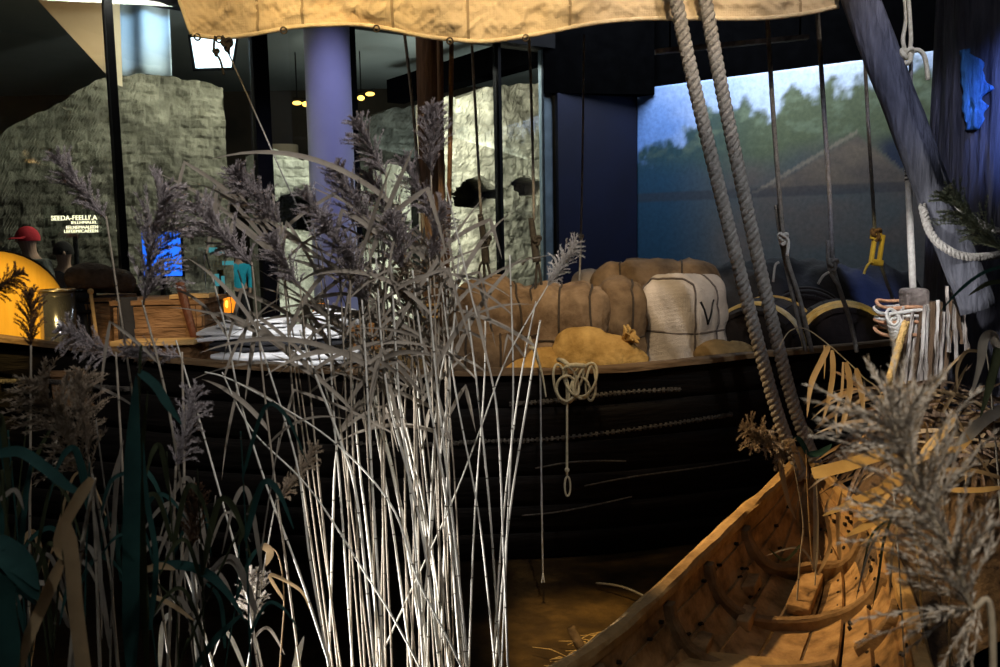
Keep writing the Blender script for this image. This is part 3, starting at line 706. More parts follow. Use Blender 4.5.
# ---------------------------------------------------------------- barrels
def barrel(loc, r, L, axis, label, hm, staves, hoops=(-.42,-.3,.3,.42), headm=None, group=None, cat='barrel', hoopw=.02, flush=False):
    root=empty('barrel',loc,label,cat,group)
    z=V(axis).normalized(); x=z.orthogonal().normalized(); y=z.cross(x); Mx=Matrix((x,y,z)).transposed().to_4x4()
    n=22; rr=lambda t:r*(1-(.015 if flush else .16)*(2*t)**2)
    b=MB()
    for i in range(n):
        a0=2*PI*(i+.03)/n; a1=2*PI*(i+.97)/n; vs=[];fs=[]
        for k in range(9):
            t=-.5+k/8
            for a in (a0,a1):
                for q in (rr(t),rr(t)-.02): vs.append(Mx@V((q*math.cos(a),q*math.sin(a),t*L)))
        for k in range(8):
            o=k*4; fs+=[(o,o+2,o+6,o+4),(o+1,o+5,o+7,o+3),(o,o+4,o+5,o+1),(o+2,o+3,o+7,o+6)]
        fs+=[(0,1,3,2),(32,34,35,33)]; b.add(vs,fs)
    b.build('staves',staves,root,smooth=False)
    for sg in (-1,1):
        t=(.5 if flush else .46)*sg; b=MB(); q=rr(.5)+.004 if flush else rr(.46)-.012; b.lathe([(0,t*L-.01),(q,t*L-.01),(q+.003,t*L),(q,t*L+.01),(0,t*L+.01)],48,mat=Mx)
        b.build('head',headm or staves,root,smooth=False)
    for t in hoops:
        b=MB(); hw=hoopw/L; b.lathe([(rr(t-hw)+.001,t*L-hoopw),(rr(t-hw)+.012,t*L-hoopw),(rr(t)+.014,t*L),(rr(t+hw)+.012,t*L+hoopw),(rr(t+hw)+.001,t*L+hoopw)],40,mat=Mx)
        b.build('hoop',hm,root)
    return root
p=P(-5,318,4.6); barrel((p.x-.11,p.y+.22,p.z),.335,.5,(.46,-.89,.02),'barrel lying with its smooth yellow head towards us at the left edge',MT['stave'],MT['stave'],headm=MT['barrelhead'],group=None,hoops=(-.3,.3),flush=True)
barrel(V((at(762,4.95,0).x,4.95,.62+.42)),.27,.6,(-.55,-1,.0),'dark barrel lying behind the left thick rope beside the pale bale',MT['hoop'],MT['stave'],hoops=(-.3,.36))
barrel(V((at(836,4.98,0).x,5.0,.62+.40)),.27,.6,(-.25,-1,.05),'dark barrel with pale arched hoops below the rigging at right',MT['hoop'],MT['stave'],hoops=(-.4,.34,.44))
barrel(V((at(800,5.5,0).x,5.5,.62+.45)),.27,.6,(-.3,-1,0),'dark barrel in the back row under the black tarpaulin',MT['stave'],MT['stave'])
# cradle boards under the barrels
for k,(px,Y,lab) in enumerate(((800,4.85,'dark timber cradle beam under the front pair of barrels'),(800,5.15,'dark timber cradle beam behind the front pair of barrels'))):
    b=MB(); c=at(px,Y,.62+.075); b.box((0,0,0),(.9,.1,.15),jit=.004); o=b.build('barrel_cradle',MT['deck'],smooth=False); o.location=c; tag(o,lab,'beam')
# tarpaulin mound
b=MB()
def tarp(u,v):
    x=.95+1.6*u; y=5.25+.75*v; z=.74+.74*math.sin(PI*(.12+.8*v))**.6*(.86+.14*math.sin(PI*u))+.05*fb((x*3,y*3,1),1.5)+.012*math.sin(x*30+6*nz((x*3,y*3,0)))
    return V((x,y,z))
b.grid(tarp,70,30); o=b.build('tarpaulin',MT['darkcloth']); solid(o,.01); tag(o,'black tarpaulin heaped along the far side of the barge at right','tarpaulin')

# ---------------------------------------------------------------- left cargo
def pot(px,Y,zb,r,h,label,m):
    root=empty('metal_drum',at(px,Y,zb),label,'drum')
    b=MB(); b.lathe([(0,0),(r*.96,0),(r,.02),(r,h*.48),(r*1.03,h*.5),(r,h*.52),(r,h),(r*.94,h),(r*.94,h-.03),(0,h-.03)],40); b.build('body',m,root)
    b=MB(); b.tube([V((r*.99*math.cos(a),r*.99*math.sin(a),h)) for a in [2*PI*k/40 for k in range(40)]],.007,8,closed=True); b.build('rim',MT['ironrim'],root)
    return root
pot(64,4.62,.9,.088,.54,'shiny dark metal drum with a pale rim beside the yellow barrel head',MT['iron'])
barrel(V((at(92,4.85,0).x,4.85,.9+.26)),.13,.52,(0,0,1),'small upright black cask right of the shiny drum under a brown hide',MT['stave'],MT['darkcloth'],hoopw=.01)
o=empty('wooden_stick',at(99,4.55,.9),'thin pale wooden stick with a round knob standing beside the black cask','stick'); 
b=MB(); b.tube([V((0,0,0)),V((.01,0,.3)),V((-.005,0,.525))],.009,8); b.build('shaft',MT['board'],o)
b=MB(); b.grid(lambda u,v:V((-.005+.016*math.cos(2*PI*u)*math.sin(PI*v),.016*math.sin(2*PI*u)*math.sin(PI*v),.535+.016*math.cos(PI*v))),12,8); b.build('knob',MT['board'],o)
def hide(px,Y,z,L,w,h,seed,lab,m='hide'):
    b=sackmesh(L,w,h,seed,crease=2.6,flat=.3); o=b.build('rolled_hide',MT[m]); o.location=at(px,Y,z); tag(o,lab,'hide','rolled hides on the cargo'); return o
hide(92,4.85,1.43,.27,.2,.17,3,'dark brown rolled hide lying on the black cask')
# crates
def crate(px,Y,zb,sx,sy,sz,lab,rz=0,lid=True,m='crate'):
    root=empty('wooden_crate',at(px,Y,zb),lab,'crate','crates on the foredeck',rot=rz)
    n=4
    for s_,nm in ((-1,'front_side'),(1,'back_side')):
        b=MB()
        for k in range(n): b.box((0,s_*sy/2,sz*(k+.5)/n),(sx,.025,sz/n*.95),jit=.005)
        bev(b.build(nm,MT[m],root,smooth=False),.004)
    for s_ in (-1,1):
        b=MB()
        for k in range(n): b.box((s_*(sx/2-.013),0,sz*(k+.5)/n),(.025,sy-.03,sz/n*.95),jit=.004)
        bev(b.build('end_panel',MT[m],root,smooth=False),.004)
    for x in (-sx*.38,sx*.38):
        b=MB(); b.box((x,-sy/2-.018,sz/2),(.05,.016,sz*.98),jit=.003); b.build('batten',MT[m],root,smooth=False)
    if lid:
        b=MB(); b.box((0,0,sz+.014),(sx+.03,sy+.04,.022),jit=.004); b.build('lid',MT['crate'],root,smooth=False)
    return root
crate(176,4.75,.9,.44,.42,.46,'large rough brown crate with a red strap on the foredeck',.05)
crate(113,4.95,.9,.16,.3,.46,'narrow brown crate between the black cask and the large crate',.0)
hide(112,4.98,1.40,.26,.22,.16,7,'brown rolled hide on the narrow crate')
# dark roll between
b=MB(); b.lathe([(0,0),(.05,0),(.055,.2),(.05,.5),(0,.5)],16); o=b.build('cloth_roll',MT['darkcloth']); o.location=at(133,4.55,.9); tag(o,'upright black cloth roll leaning between the two brown crates','roll')
o=empty('lid_board',at(198,4.72,1.386),'pale board lying on top of the large brown crate','board'); o.rotation_euler=(0,0,.05)
b=MB(); b.box((0,-.1,.014),(.2,.12,.02),jit=.003); bev(b.build('plank',MT['board'],o,smooth=False),.003)
for x in (-.08,.08):
    b=MB(); b.lathe([(0,.024),(.006,.024),(.004,.027),(0,.028)],8,mat=Matrix.Translation((x,-.1,0))); b.build('nail',MT['iron'],o)
# red strap
b=MB(); f_=P(183,300,4.5)
pts=spline([P(180,282,4.52),P(184,300,4.49),P(189,318,4.46),P(193,333,4.42),P(196,341,4.38)],6); b.ribbon(pts,.045,V((0,-1,.3)),fold=.1,prof=lambda a:1-.3*a); o=b.build('leather_strap',MT['leather'],origin=pts[0]); solid(o,.006); tag(o,'red brown leather strap hanging down the front of the large crate','strap')
# long chest under boards and linen
ch=empty('cargo_chest',at(215,4.42,.9),'long low chest under the pale board and the white linen','chest'); lo=ch.location
b=MB(); b.box((0,0,.075),(1.45,.34,.15),jit=.004); bev(b.build('body',MT['crate'],ch,smooth=False),.006)
b=MB(); b.box((0,0,.165),(1.49,.38,.025),jit=.003); bev(b.build('lid',MT['crate'],ch,smooth=False),.004)
ct=.9+.18
b=MB(); b.box((0,0,.05),(.38,.2,.10),jit=.006); o=b.build('timber_block',MT['crate'],smooth=False); o.location=at(160,4.38,ct); bev(o,.006); tag(o,'brown timber block lying on the chest under the pale board','timber')
b=MB(); b.box((0,0,.012),(.40,.16,.022),jit=.004); o=b.build('oak_board',MT['board'],smooth=False); o.location=at(158,4.33,ct+.108); bev(o,.003); tag(o,'bright pale board lying in front of the large crate','board')
def folded(px,Y,z,sx,sy,h,lab,m,layers=3,seed=0,wav=.012):
    root=empty('folded_cloth',at(px,Y,z),lab,'cloth','folded cloths on the chest')
    for k in range(layers):
        b=MB(); t=h/layers
        hh=[sx/2*(1-.02*k),sy/2,t/2]
        for ax in range(3):
            for sg in (-1,1):
                def fn(u,v,ax=ax,sg=sg):
                    o=[0,0,0]; o[ax]=sg*hh[ax]; i,j=(ax+1)%3,(ax+2)%3; o[i]=(2*u-1)*hh[i]*sg; o[j]=(2*v-1)*hh[j]
                    p=rb(V(o),hh,t*.48); w=wav*fb((p.x*5+seed,p.y*4,k*3.1),1.2)
                    return p+V((0,w*.8,w+t/2+t*k))
                b.grid(fn,26,10)
        b.build('fold',m,root)
    return root
folded(288,4.33,ct+.0,.70,.24,.062,'lower flat white linen cloth hanging towards the barge rail',MT['linen'],2,1)
folded(282,4.42,ct+.066,.66,.24,.05,'charcoal cloth folded between the two white linens',MT['darkcloth'],2,2)
folded(274,4.44,ct+.118,.70,.28,.05,'upper white linen cloth folded on the charcoal cloth',MT['linen'],2,3)
folded(255,4.5,ct+.170,.34,.2,.03,'small cream folded cloth topmost on the linen pile',MT['linen'],2,5)
b=sackmesh(.26,.2,.11,21,crease=2.5); o=b.build('crumpled_cloth',MT['linen']); o.location=at(338,4.42,ct+.172); tag(o,'crumpled white cloth at the right end of the linen pile','cloth')
# amber glows at the glass, built as small lanterns
def lantern(px,Y,zb,ht,w,label):
    root=empty('lantern',at(px,Y,zb),label,'lantern'); r=w/2
    b=MB(); b.lathe([(0,0),(r*1.3,0),(r*1.3,.015),(r*.5,.03),(r*.4,ht-.02),(r*1.1,ht),(0,ht)],18); b.build('foot',MT['iron'],root)
    b=MB(); b.lathe([(r*.7,ht),(r*.95,ht+.02),(r,ht+.05),(r*.8,ht+.085),(r*.5,ht+.095)],18); b.build('amber_glass',MT['amber'],root)
    b=MB(); b.lathe([(r*.75,ht+.09),(r*.5,ht+.11),(r*.15,ht+.125),(0,ht+.127)],18); b.build('cap',MT['iron'],root)
    b=MB(); c_=V((-math.sin(.1)*r*.55,-r*.62,ht+.048)); b.grid(lambda u,v:c_+V((math.cos(2*PI*u)*math.sin(PI*v)*r*.33,math.sin(2*PI*u)*math.sin(PI*v)*r*.45,math.cos(PI*v)*.03)),12,8); b.build('flame',MT['flame'],root)
    for k in range(6):
        a=k*PI/3; b=MB(); b.tube([V((r*1.05*math.cos(a),r*1.05*math.sin(a),ht)),V((r*1.1*math.cos(a),r*1.1*math.sin(a),ht+.05)),V((r*.7*math.cos(a),r*.7*math.sin(a),ht+.095))],.0025,5); b.build('cage_wire',MT['iron'],root)
    return root
lantern(233,5.15,.9,.365,.085,'amber glow at left built as a lantern, behind the white linen pile')
lantern(323,5.0,.9,.33,.075,'amber glow at right built as a lantern, half hidden by reed leaves before the column')
crate(365,5.05,.9,.3,.3,.3,'small brown crate on the foredeck left of the mast behind the reeds',.1)
hide(398,4.6,.9,.36,.3,.27,12,'brown bundle on the foredeck just left of the mast',m='sackb')

# ---------------------------------------------------------------- mast, sail, rigging
mx=at(440,4.75,.62)
mast=empty('mast',mx,'round brown wooden mast rising from the barge between reeds and bales','mast')
b=MB(); tp=P(428,40,4.75)-mx; dirm=tp/tp.z
b.tube([dirm*(k*.2) for k in range(0,18)],[.072-.0008*k for k in range(0,18)],20); b.build('pole',MT['mast'],mast)
b=MB(); zz=P(441,314,4.75).z-.62
b.tube([dirm*(zz-.035+.0022*k)+V((.082*math.cos(k*.42),.082*math.sin(k*.42),0)) for k in range(44)],.009,6); b.build('rope_binding',MT['ochrerope'],mast)
# slim pole beside the mast
b=MB(); a=P(443,345,4.6); a2=Pz(446,.62,4.6); b.tube([a2,a,P(440,45,4.55),P(438,-60,4.55)],.016,10); o=b.build('slim_spar',MT['mast'],origin=a2); tag(o,'slim orange brown spar standing close in front of the mast','spar')
def rope(name,pxs,r,m,label,Y=None,group='rigging lines over the barge',extra=None,n=6,parent=None,cat='rope'):
    pts=spline([P(x,y,(q[0] if q else Y)) for x,y,*q in pxs],n)
    o=empty(name,pts[0],label,cat,group) if extra else None
    b=MB(); b.tube(pts,r,7)
    if not extra:
        q=b.build(name,m,origin=pts[0]); tag(q,label,cat,group); return q,pts
    b.build('line',m,o,origin=pts[0]); return o,pts
def sub_tube(root,name,pxs,r,m,Y,n=6,r2=None):
    pts=spline([P(x,y,(q[0] if q else Y)) for x,y,*q in pxs],n); b=MB(); rad=r if r2 is None else [r+(r2-r)*i/(len(pts)-1) for i in range(len(pts))]
    b.tube(pts,rad,7); return b.build(name,m,root,origin=root.location)
def knot(root,px,py,Y,r,m,seed=0):
    c=P(px,py,Y); pts=[]
    for k in range(60):
        t=2*PI*k/60; pts.append(c+V(((math.sin(t)+2*math.sin(2*t))*r*.33,(math.sin(3*t))*r*.33,(math.cos(t)-2*math.cos(2*t))*r*.42)))
    b=MB(); b.tube(pts,r*.38,7,closed=True); return b.build('knot',m,root,origin=root.location)
RY=4.5
rope('rigging_rope',[(452,-30),(451,90),(449,200),(446,345,4.3)],.011,MT['rigbrown'],'brown rigging rope running down just right of the slim spar',4.25)
rope('rigging_rope',[(404,30),(412,100),(420,190),(430,300)],.008,MT['rig'],'grey rigging line slanting down left of the mast',4.6)
def toggle(px,pts_top,Y,label,fork,hook,body):
    o,_=rope('rigging_rope',pts_top,.007,MT['rig'],label,Y,extra=True)
    sub_tube(o,'toggle',body,.014,MT['rigdark'],Y,r2=.022)
    for f in fork: sub_tube(o,'fork_line',f,.007,MT['rigdark'],Y)
    sub_tube(o,'hook_tail',hook,.006,MT['rigdark'],Y)
    knot(o,body[1][0]+3,body[1][1],Y-.02,.02,MT['rigdark']); return o
toggle(485,[(471,30),(476,120),(481,215)],RY,'thin rigging line with a dark forked toggle left of the window mullion',[[(484,262),(484,280),(481,330)],[(487,262),(491,280),(499,330)]],[(482,262),(479,270),(478,292)],[(480,214),(484,240),(486,264)])
toggle(535,[(529,30),(532,120),(534,220)],RY,'thin rigging line with a dark hooked toggle right of the window mullion',[[(537,262),(536,280),(533,330)],[(538,262),(541,280),(547,330)]],[(533,258),(527,259),(522,265)],[(531,218),(534,240),(537,262)])
o,_=rope('rigging_rope',[(584,35),(583,130),(581,236),(579,290)],.006,MT['rig'],'pale thin rigging line hanging before the navy wall',RY+.6,extra=True); knot(o,581,237,RY+.58,.014,MT['rig'])
# three shrouds at right
o,_=rope('rigging_rope',[(767,10),(773,110),(780,200),(784,240),(788,262),(800,300),(812,352)],.0105,MT['rig'],'left shroud of three before the mural, tied with a pale knot',4.1,extra=True)
sub_tube(o,'second_strand',[(776,205),(781,240),(788,275),(796,310),(806,352)],.009,MT['rig'],4.13); knot(o,783,238,4.07,.022,MT['rigpale'])
sub_tube(o,'loose_end',[(780,233),(788,240),(787,256)],.008,MT['rigpale'],4.05); sub_tube(o,'loose_tail',[(779,262),(775,266),(773,282)],.006,MT['string'],4.05)
o,_=rope('rigging_rope',[(817,5),(824,110),(830,200),(833,262),(840,290),(850,320),(857,352)],.0105,MT['rig'],'middle shroud of three before the mural, with a grey knot',4.15,extra=True)
sub_tube(o,'second_strand',[(828,240),(829,268),(838,285)],.008,MT['rig'],4.13); knot(o,833,264,4.12,.022,MT['rig'])
sub_tube(o,'loose_end',[(829,272),(823,276),(818,284)],.006,MT['string'],4.1)
o,_=rope('rigging_rope',[(864,40),(868,120),(873,200),(875,236)],.0085,MT['rig'],'right shroud of three with a yellow block at its foot',4.3,extra=True)
b=MB(); c=P(877,248,4.3); rot=Matrix.Rotation(.12,3,'Y')
for s_ in (-1,1): b.box(c+V((s_*.019,0,-.005)),(.017,.03,.135),rot)
b.box(c+V((-.006,0,.055)),(.05,.034,.032),rot); b.box(c+V((.004,0,-.07)),(.05,.034,.03),rot)
q=b.build('block',MT['yellow'],o,smooth=False,origin=o.location); bev(q,.006)
knot(o,876,234,4.29,.024,MT['rigbrown']); sub_tube(o,'hook_tail',[(877,262),(870,263),(866,268),(864,274)],.006,MT['yellow'],4.3)
sub_tube(o,'lower_line',[(880,262),(886,280),(897,310)],.008,MT['rig'],4.3)
# white halyard with loop and knot
o,_=rope('halyard_rope',[(908,160,3.62),(910,220,3.6),(913,291,3.58)],.0135,MT['rigpale'],'straight white rope dropping onto the mooring post cap',3.6,extra=True,group=None)
sub_tube(o,'upper_line',[(911,62),(910,110),(908,162)],.008,MT['rig'],3.62)
sub_tube(o,'loop',[(904,-10),(906,18),(903,40),(906,53)],.008,MT['cord'],3.62); sub_tube(o,'loop',[(908,-10),(910,20),(911,40),(909,53)],.008,MT['cord'],3.6)
knot(o,907,55,3.58,.025,MT['cord']); sub_tube(o,'loose_end',[(909,52),(918,50),(925,58),(928,80)],.009,MT['cord'],3.58)
for k in range(3): sub_tube(o,'whipping',[(905,172+k*4),(912,170+k*4)],.004,MT['rigdark'],3.58,n=2)
# chain-like lashing at the sail's left corner
o,_=rope('sail_sheet_rope',[(228,52),(245,90),(262,128),(292,195),(335,280),(354,325,3.88),(368,368,3.975)],.0032,MT['rig'],'thin grey sheet line slanting from the sail corner down into the reeds',3.7,extra=True,group=None)
knot(o,227,44,3.68,.02,MT['rigdark']); knot(o,216,52,3.7,.012,MT['rigdark'])
sub_tube(o,'loose_tail',[(215,36),(214,50),(220,60),(224,75)],.005,MT['rigdark'],3.7); sub_tube(o,'loose_tail',[(222,36),(227,44),(229,54)],.006,MT['rigdark'],3.7)

# sail
EDGE=[(182,-10),(186,8),(193,34),(215,37),(240,36),(270,31),(300,26),(350,24),(385,28),(420,35),(450,39),(485,41),(530,35),(600,22),(645,18.5),(690,18),(760,18),(805,13),(838,6)]
SY=3.75
sp=spline([P(x,y,SY+(.0 if x<300 else .0)) for x,y in EDGE[2:]],8)
def sail_y(p): return .10*math.sin(p.x*2.1+.4)*1.0
sail=empty('sail',V((0,SY,2.6)),'large cream canvas sail furled across the top above the barge','sail'); lo=sail.location
nS=len(sp); b=MB()
def sl(u,v):
    x=u*(nS-1); i=min(int(x),nS-2); p=sp[i].lerp(sp[i+1],x-i)
    v=v**1.7; h=1.3*v; q=p+V((0,.22*v,h))
    if u<.12: q.x-= .05*math.sin(PI*min(1,v*4)/2)*(1-u/.12)+.10*v*(1-u/.12)
    f=.03*fb((q.x*3.2,q.z*3.0,1.7),1.2)+.013*abs(nz((q.x*7,q.z*3.3,4)))+.014*math.sin(q.x*24+5*nz((q.x*2,q.z*2,3)))*(.3+.7*math.exp(-h*3))+.009*(1-abs(nz((q.x*13-q.z*9,q.z*11,9))))
    f+=.016*(1-abs(nz((q.x*7+q.z*4,q.z*8-q.x*3,2))))**4+.012*(1-abs(nz((q.x*15-q.z*11,q.z*17,7))))**4+.008*(1-abs(nz((q.x*28+q.z*25,q.z*20,5))))**5
    q.y-=f*1.05*min(1,v*22+.12); return q-lo
b.grid(sl,620,80); q=b.build('canvas',MT['sail'],sail); solid(q,.004)
b=MB(); b.tube([sl(k/200,0)+V((0,-.004,-.003)) for k in range(201)],.009,8); b.build('bolt_rope',MT['hem'],sail)
b=MB(); b.tube([sl(0,k/40)+V((-.003,-.004,0)) for k in range(41)],.009,8); b.build('bolt_rope',MT['hem'],sail)
for u in (.165,.255,.39,.535,.66,.80,.93):
    b=MB(); b.ribbon([sl(u,k/40)+V((0,-.006,0)) for k in range(41)],.011,V((0,-1,0)),prof=lambda a:1); b.build('seam',MT['seam'],sail)
for u in (.02,.075,.22,.36,.5,.62):
    b=MB(); c=sl(u,.012); b.tube([c+V((.012*math.cos(a),-.01,.012*math.sin(a)-.012)) for a in [2*PI*k/16 for k in range(16)]],.004,6,closed=True); b.build('grommet',MT['strap'],sail)
# yard that carries the sail (above the frame)
b=MB(); a=sl(0,1)+lo; c=sl(1,1)+lo; b.tube([a+V((-.4,0,.04)),(a+c)/2+V((0,0,.15)),c+V((.3,0,.04))],.06,14); o=b.build('yard_spar',MT['mast'],origin=a); tag(o,'wooden yard holding the upper edge of the cream sail','spar')

# thick twisted ropes
def twisted(pxs,r,m,label,pitch=.085,name='mooring_rope',group=None,n=30,strands=3,samp=12):
    cl=spline([P(x,y,Y) for x,y,Y in pxs],n)
    L=[0]
    for i in range(1,len(cl)): L.append(L[-1]+(cl[i]-cl[i-1]).length)
    o=empty(name,cl[0],label,'rope',group); tot=L[-1]; N=int(tot/pitch*samp)
    def at_(s):
        import bisect
        i=min(max(bisect.bisect(L,s)-1,0),len(L)-2); k=(s-L[i])/(L[i+1]-L[i]+1e-9); return cl[i].lerp(cl[i+1],k),(cl[i+1]-cl[i]).normalized()
    for st in range(strands):
        pts=[]
        for i in range(N+1):
            s=tot*i/N; p,t=at_(s); e=t.cross(V((0,1,0))).normalized(); e2=t.cross(e); a=2*PI*(s/pitch+st/strands)
            pts.append(p+(e*math.cos(a)+e2*math.sin(a))*r*.58)
        b=MB(); b.tube(pts,r*.5,8); b.build('strand',m,o,origin=cl[0])
    return o
twisted([(670,-30,3.62),(693,80,3.65),(722,200,3.7),(752,320,3.78),(778,415,3.84),(803,478,3.9)],.027,MT['hemp'],'left of the two thick twisted hemp ropes running to the skiff bow')
twisted([(700,-30,3.66),(720,80,3.69),(745,200,3.74),(772,320,3.82),(795,410,3.88),(818,468,3.93)],.027,MT['hemp'],'right of the two thick twisted hemp ropes running to the skiff bow')

# cream rope coil on the rail
o=empty('cord_coil',P(575,366,3.96),'cream cord coil looped over the barge rail with a long hanging tail','rope'); lo=o.location
for k in range(7):
    c=V((-.005+.022*k-.06,-.02-.006*(k%3),-.075-.02*math.sin(k*2.1))); w=.03+.012*math.sin(k*1.7); h=.07+.02*math.cos(k*2.3); an=.35*math.sin(k*2.7)+.2*(k-3)/3
    pts=[]
    for q in range(28):
        a=2*PI*q/28; x=w*math.cos(a); z=h*math.sin(a); pts.append(c+V((x*math.cos(an)-z*math.sin(an)*-1,.012*math.sin(a*2+k)-.01,z*math.cos(an)-x*math.sin(an))))
    b=MB(); b.tube(pts,.0062,6,closed=True); b.build('loop',MT['cord'],o)
b=MB(); b.tube([V((-.07,.05,.022)),V((-.05,-.02,.025)),V((-.03,-.05,.01)),V((0,-.055,.012)),V((.03,-.05,.008)),V((.05,-.03,.0))],.011,7); b.build('rail_hitch',MT['cord'],o)
b=MB(); pts=spline([P(566,364,3.93),P(567,400,3.94),P(567,440,3.95),P(567,475,3.96)],6); b.tube([p-lo for p in pts],.006,6); b.build('tail',MT['cord'],o)
b=MB(); c=P(567.5,486,3.96)-lo; b.tube([c+V((.013*math.sin(2*PI*k/20),-.004,.045*math.cos(2*PI*k/20))) for k in range(20)],.005,6,closed=True); b.build('end_loop',MT['cord'],o)
b=MB(); c=P(567,470,3.955)-lo; b.grid(lambda u,v:c+V((.012*math.cos(2*PI*u)*math.sin(PI*v),.012*math.sin(2*PI*u)*math.sin(PI*v),.012*math.cos(PI*v))),8,6); b.build('knot',MT['cord'],o)
# fishing line with a tied pale rag
o,_=rope('hanging_line',[(536,350,4.0),(540,372,3.92),(541,440,3.92),(542,520,3.92),(543,578,3.95)],.0042,MT['string'],'thin pale line hanging down the hull left of the cord coil',3.92,extra=True,group=None)
sub_tube(o,'frayed_end',[(543,573),(544.5,583)],.0035,MT['string'],3.93); sub_tube(o,'frayed_end',[(543,573),(541.5,583)],.0035,MT['string'],3.93)
sub_tube(o,'tied_rag',[(529,337),(534,350),(540,366),(544,384),(546,397)],.008,MT['cord'],3.9,r2=.003); sub_tube(o,'tied_rag',[(529,347),(536,352),(541,372)],.007,MT['cord'],3.89,r2=.003)

# ---------------------------------------------------------------- right side: big post, spar, mooring post
Ypost=3.95
pb=Pz(974,0,Ypost)
post_=empty('timber_post',V((pb.x,Ypost,0)),'massive dark blue lit timber post at the right edge','post')
b=MB()
def pst(u,v):
    a=2*PI*u; z=4.4*v; r=.235+.02*math.sin(a*4+.7)+.012*fb((math.cos(a)*2,math.sin(a)*2,z*.7),1.3)-.02*max(0,nz((math.cos(a)*5,math.sin(a)*5,z*.4)))**.5
    e=(abs(math.cos(a))**3+abs(math.sin(a))**3)**(-1/3); r*=.55+.45*e
    return V((r*math.cos(a+.5),r*math.sin(a+.5),z))
b.grid(pst,90,90,cu=True); b.build('shaft',MT['post'],post_)
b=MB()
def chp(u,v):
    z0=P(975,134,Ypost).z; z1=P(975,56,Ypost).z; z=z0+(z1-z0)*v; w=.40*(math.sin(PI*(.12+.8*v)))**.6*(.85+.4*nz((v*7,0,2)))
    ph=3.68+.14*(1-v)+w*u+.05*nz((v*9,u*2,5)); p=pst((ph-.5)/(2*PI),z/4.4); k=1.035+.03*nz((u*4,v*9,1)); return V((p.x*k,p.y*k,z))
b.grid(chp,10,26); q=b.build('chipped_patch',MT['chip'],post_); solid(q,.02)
# slanting spar
s0=P(846,-40,3.7); s1=P(978,310,3.45)
spar=empty('slanted_spar',s1,'thick slanted blue grey timber spar leaning against the dark post','spar')
b=MB(); d=s0-s1; N=40
prof=[]
t_=d.normalized(); e1=t_.cross(V((0,1,0))).normalized(); e2=t_.cross(e1)
vs=[];n=28
for i in range(N):
    k=i/(N-1)
    for j in range(n):
        a=2*PI*j/n; r=.066+.003*k+.005*fb((math.cos(a),math.sin(a),k*4),1.4)
        cr=abs((a-1.75+.25*nz((k*5,0,0)))); r-=.022*math.exp(-(cr/.07)**2)*sm(.08,.2,k)
        vs.append(d*k+(e1*math.cos(a)+e2*math.sin(a))*r)
fs=[(i*n+j,i*n+(j+1)%n,(i+1)*n+(j+1)%n,(i+1)*n+j) for i in range(N-1) for j in range(n)]+[tuple(range(n-1,-1,-1)),tuple((N-1)*n+j for j in range(n))]
b.add(vs,fs); b.build('timber',MT['spar'],spar)
twisted([(922,205,3.5),(930,232,3.46),(945,248,3.42),(970,257,3.42),(1010,252,3.5),(1045,235,3.6)],.015,MT['hemp'],'twisted rope loop lashing the slanted spar to the dark post',pitch=.05,name='lashing_rope',n=20)
twisted([(940,186,3.52),(955,202,3.45),(972,218,3.42),(1000,232,3.48),(1040,240,3.6)],.013,MT['hemp'],'upper turn of lashing rope above the twisted loop at the post',pitch=.05,name='lashing_rope',n=20)

# mooring post of cleft wood
Ym=3.55
mpz=Pz(921,0,Ym); mp=empty('mooring_post',mpz,'pale weathered mooring post of split staves with a rope bound cap','post')
def Q(px,py,Y=Ym): return P(px,py,Y)-mpz
b=MB(); zt=Q(916,303).z; 
b.tube([V((-.02,.06,0)),V((-.015,.06,zt*.5)),V((-.012,.05,zt))],[.085,.08,.07],14); b.build('core',MT['barkd'],mp)
b=MB(); c=Q(916,298); b.box(c+V((0,.02,0)),(.092,.09,.075),jit=.004); q=b.build('cap',MT['capwood'],mp,smooth=False); bev(q,.014,3)
sts=[(893,903,306,395),(897,908,318,388),(902,913,312,392),(907,917,318,388),(911,921,312,390),(918,925,305,388),(923,928,304,384),(928,934,302,384),(934,938,300,378),(938,944,312,384),(943,951,300,386),(947,947,286,352),(955,953,281,360),(960,955,284,344),(965,962,300,352),(912,925,330,394),(940,952,330,392)]
for k,(xb,xt,yt,yb) in enumerate(sts):
    x0,x1=xt,xb if xb<xt else xb
    a=Q(xb+2,yb,Ym-.06-.015*(k%3)); c=Q(xt,yt,Ym-.035-.015*(k%3)); w=.026+.013*nz((k*3.3,1,1))
    N=12; vs=[]
    b=MB()
    for i in range(N):
        t=i/(N-1); p=a.lerp(c,t)+V((.005*nz((k,t*5,0)),.006*nz((k,t*4,3)),0)); ww=w*(.75+.45*nz((k*5,t*3.5,7)))*(1-.25*t)
        vs+=[p+V((-ww/2,0,0)),p+V((0,-.012,0)),p+V((ww/2,0,0)),p+V((0,.012,0))]
    fs=[(i*4+j,i*4+(j+1)%4,(i+1)*4+(j+1)%4,(i+1)*4+j) for i in range(N-1) for j in range(4)]+[(0,1,2,3),((N-1)*4+3,(N-1)*4+2,(N-1)*4+1,(N-1)*4)]
    b.add(vs,fs); b.build('stave',MT['bark'] if k%3!=1 else MT['barkd'],mp,smooth=False)
for k in range(7):
    b=MB(); c=Q(907,305+4.6*k); rr=.092+.012*math.sin(k*2.2)
    b.tube([c+V((rr*math.cos(a)*1.0,.05+rr*math.sin(a),.01*math.sin(a+k)+.006*math.sin(3*a))) for a in [2*PI*q/36 for q in range(36)]],.0075,7,closed=True); b.build('rope_turn',MT['lashing'] if k%2==0 else MT['rigpale'],mp)
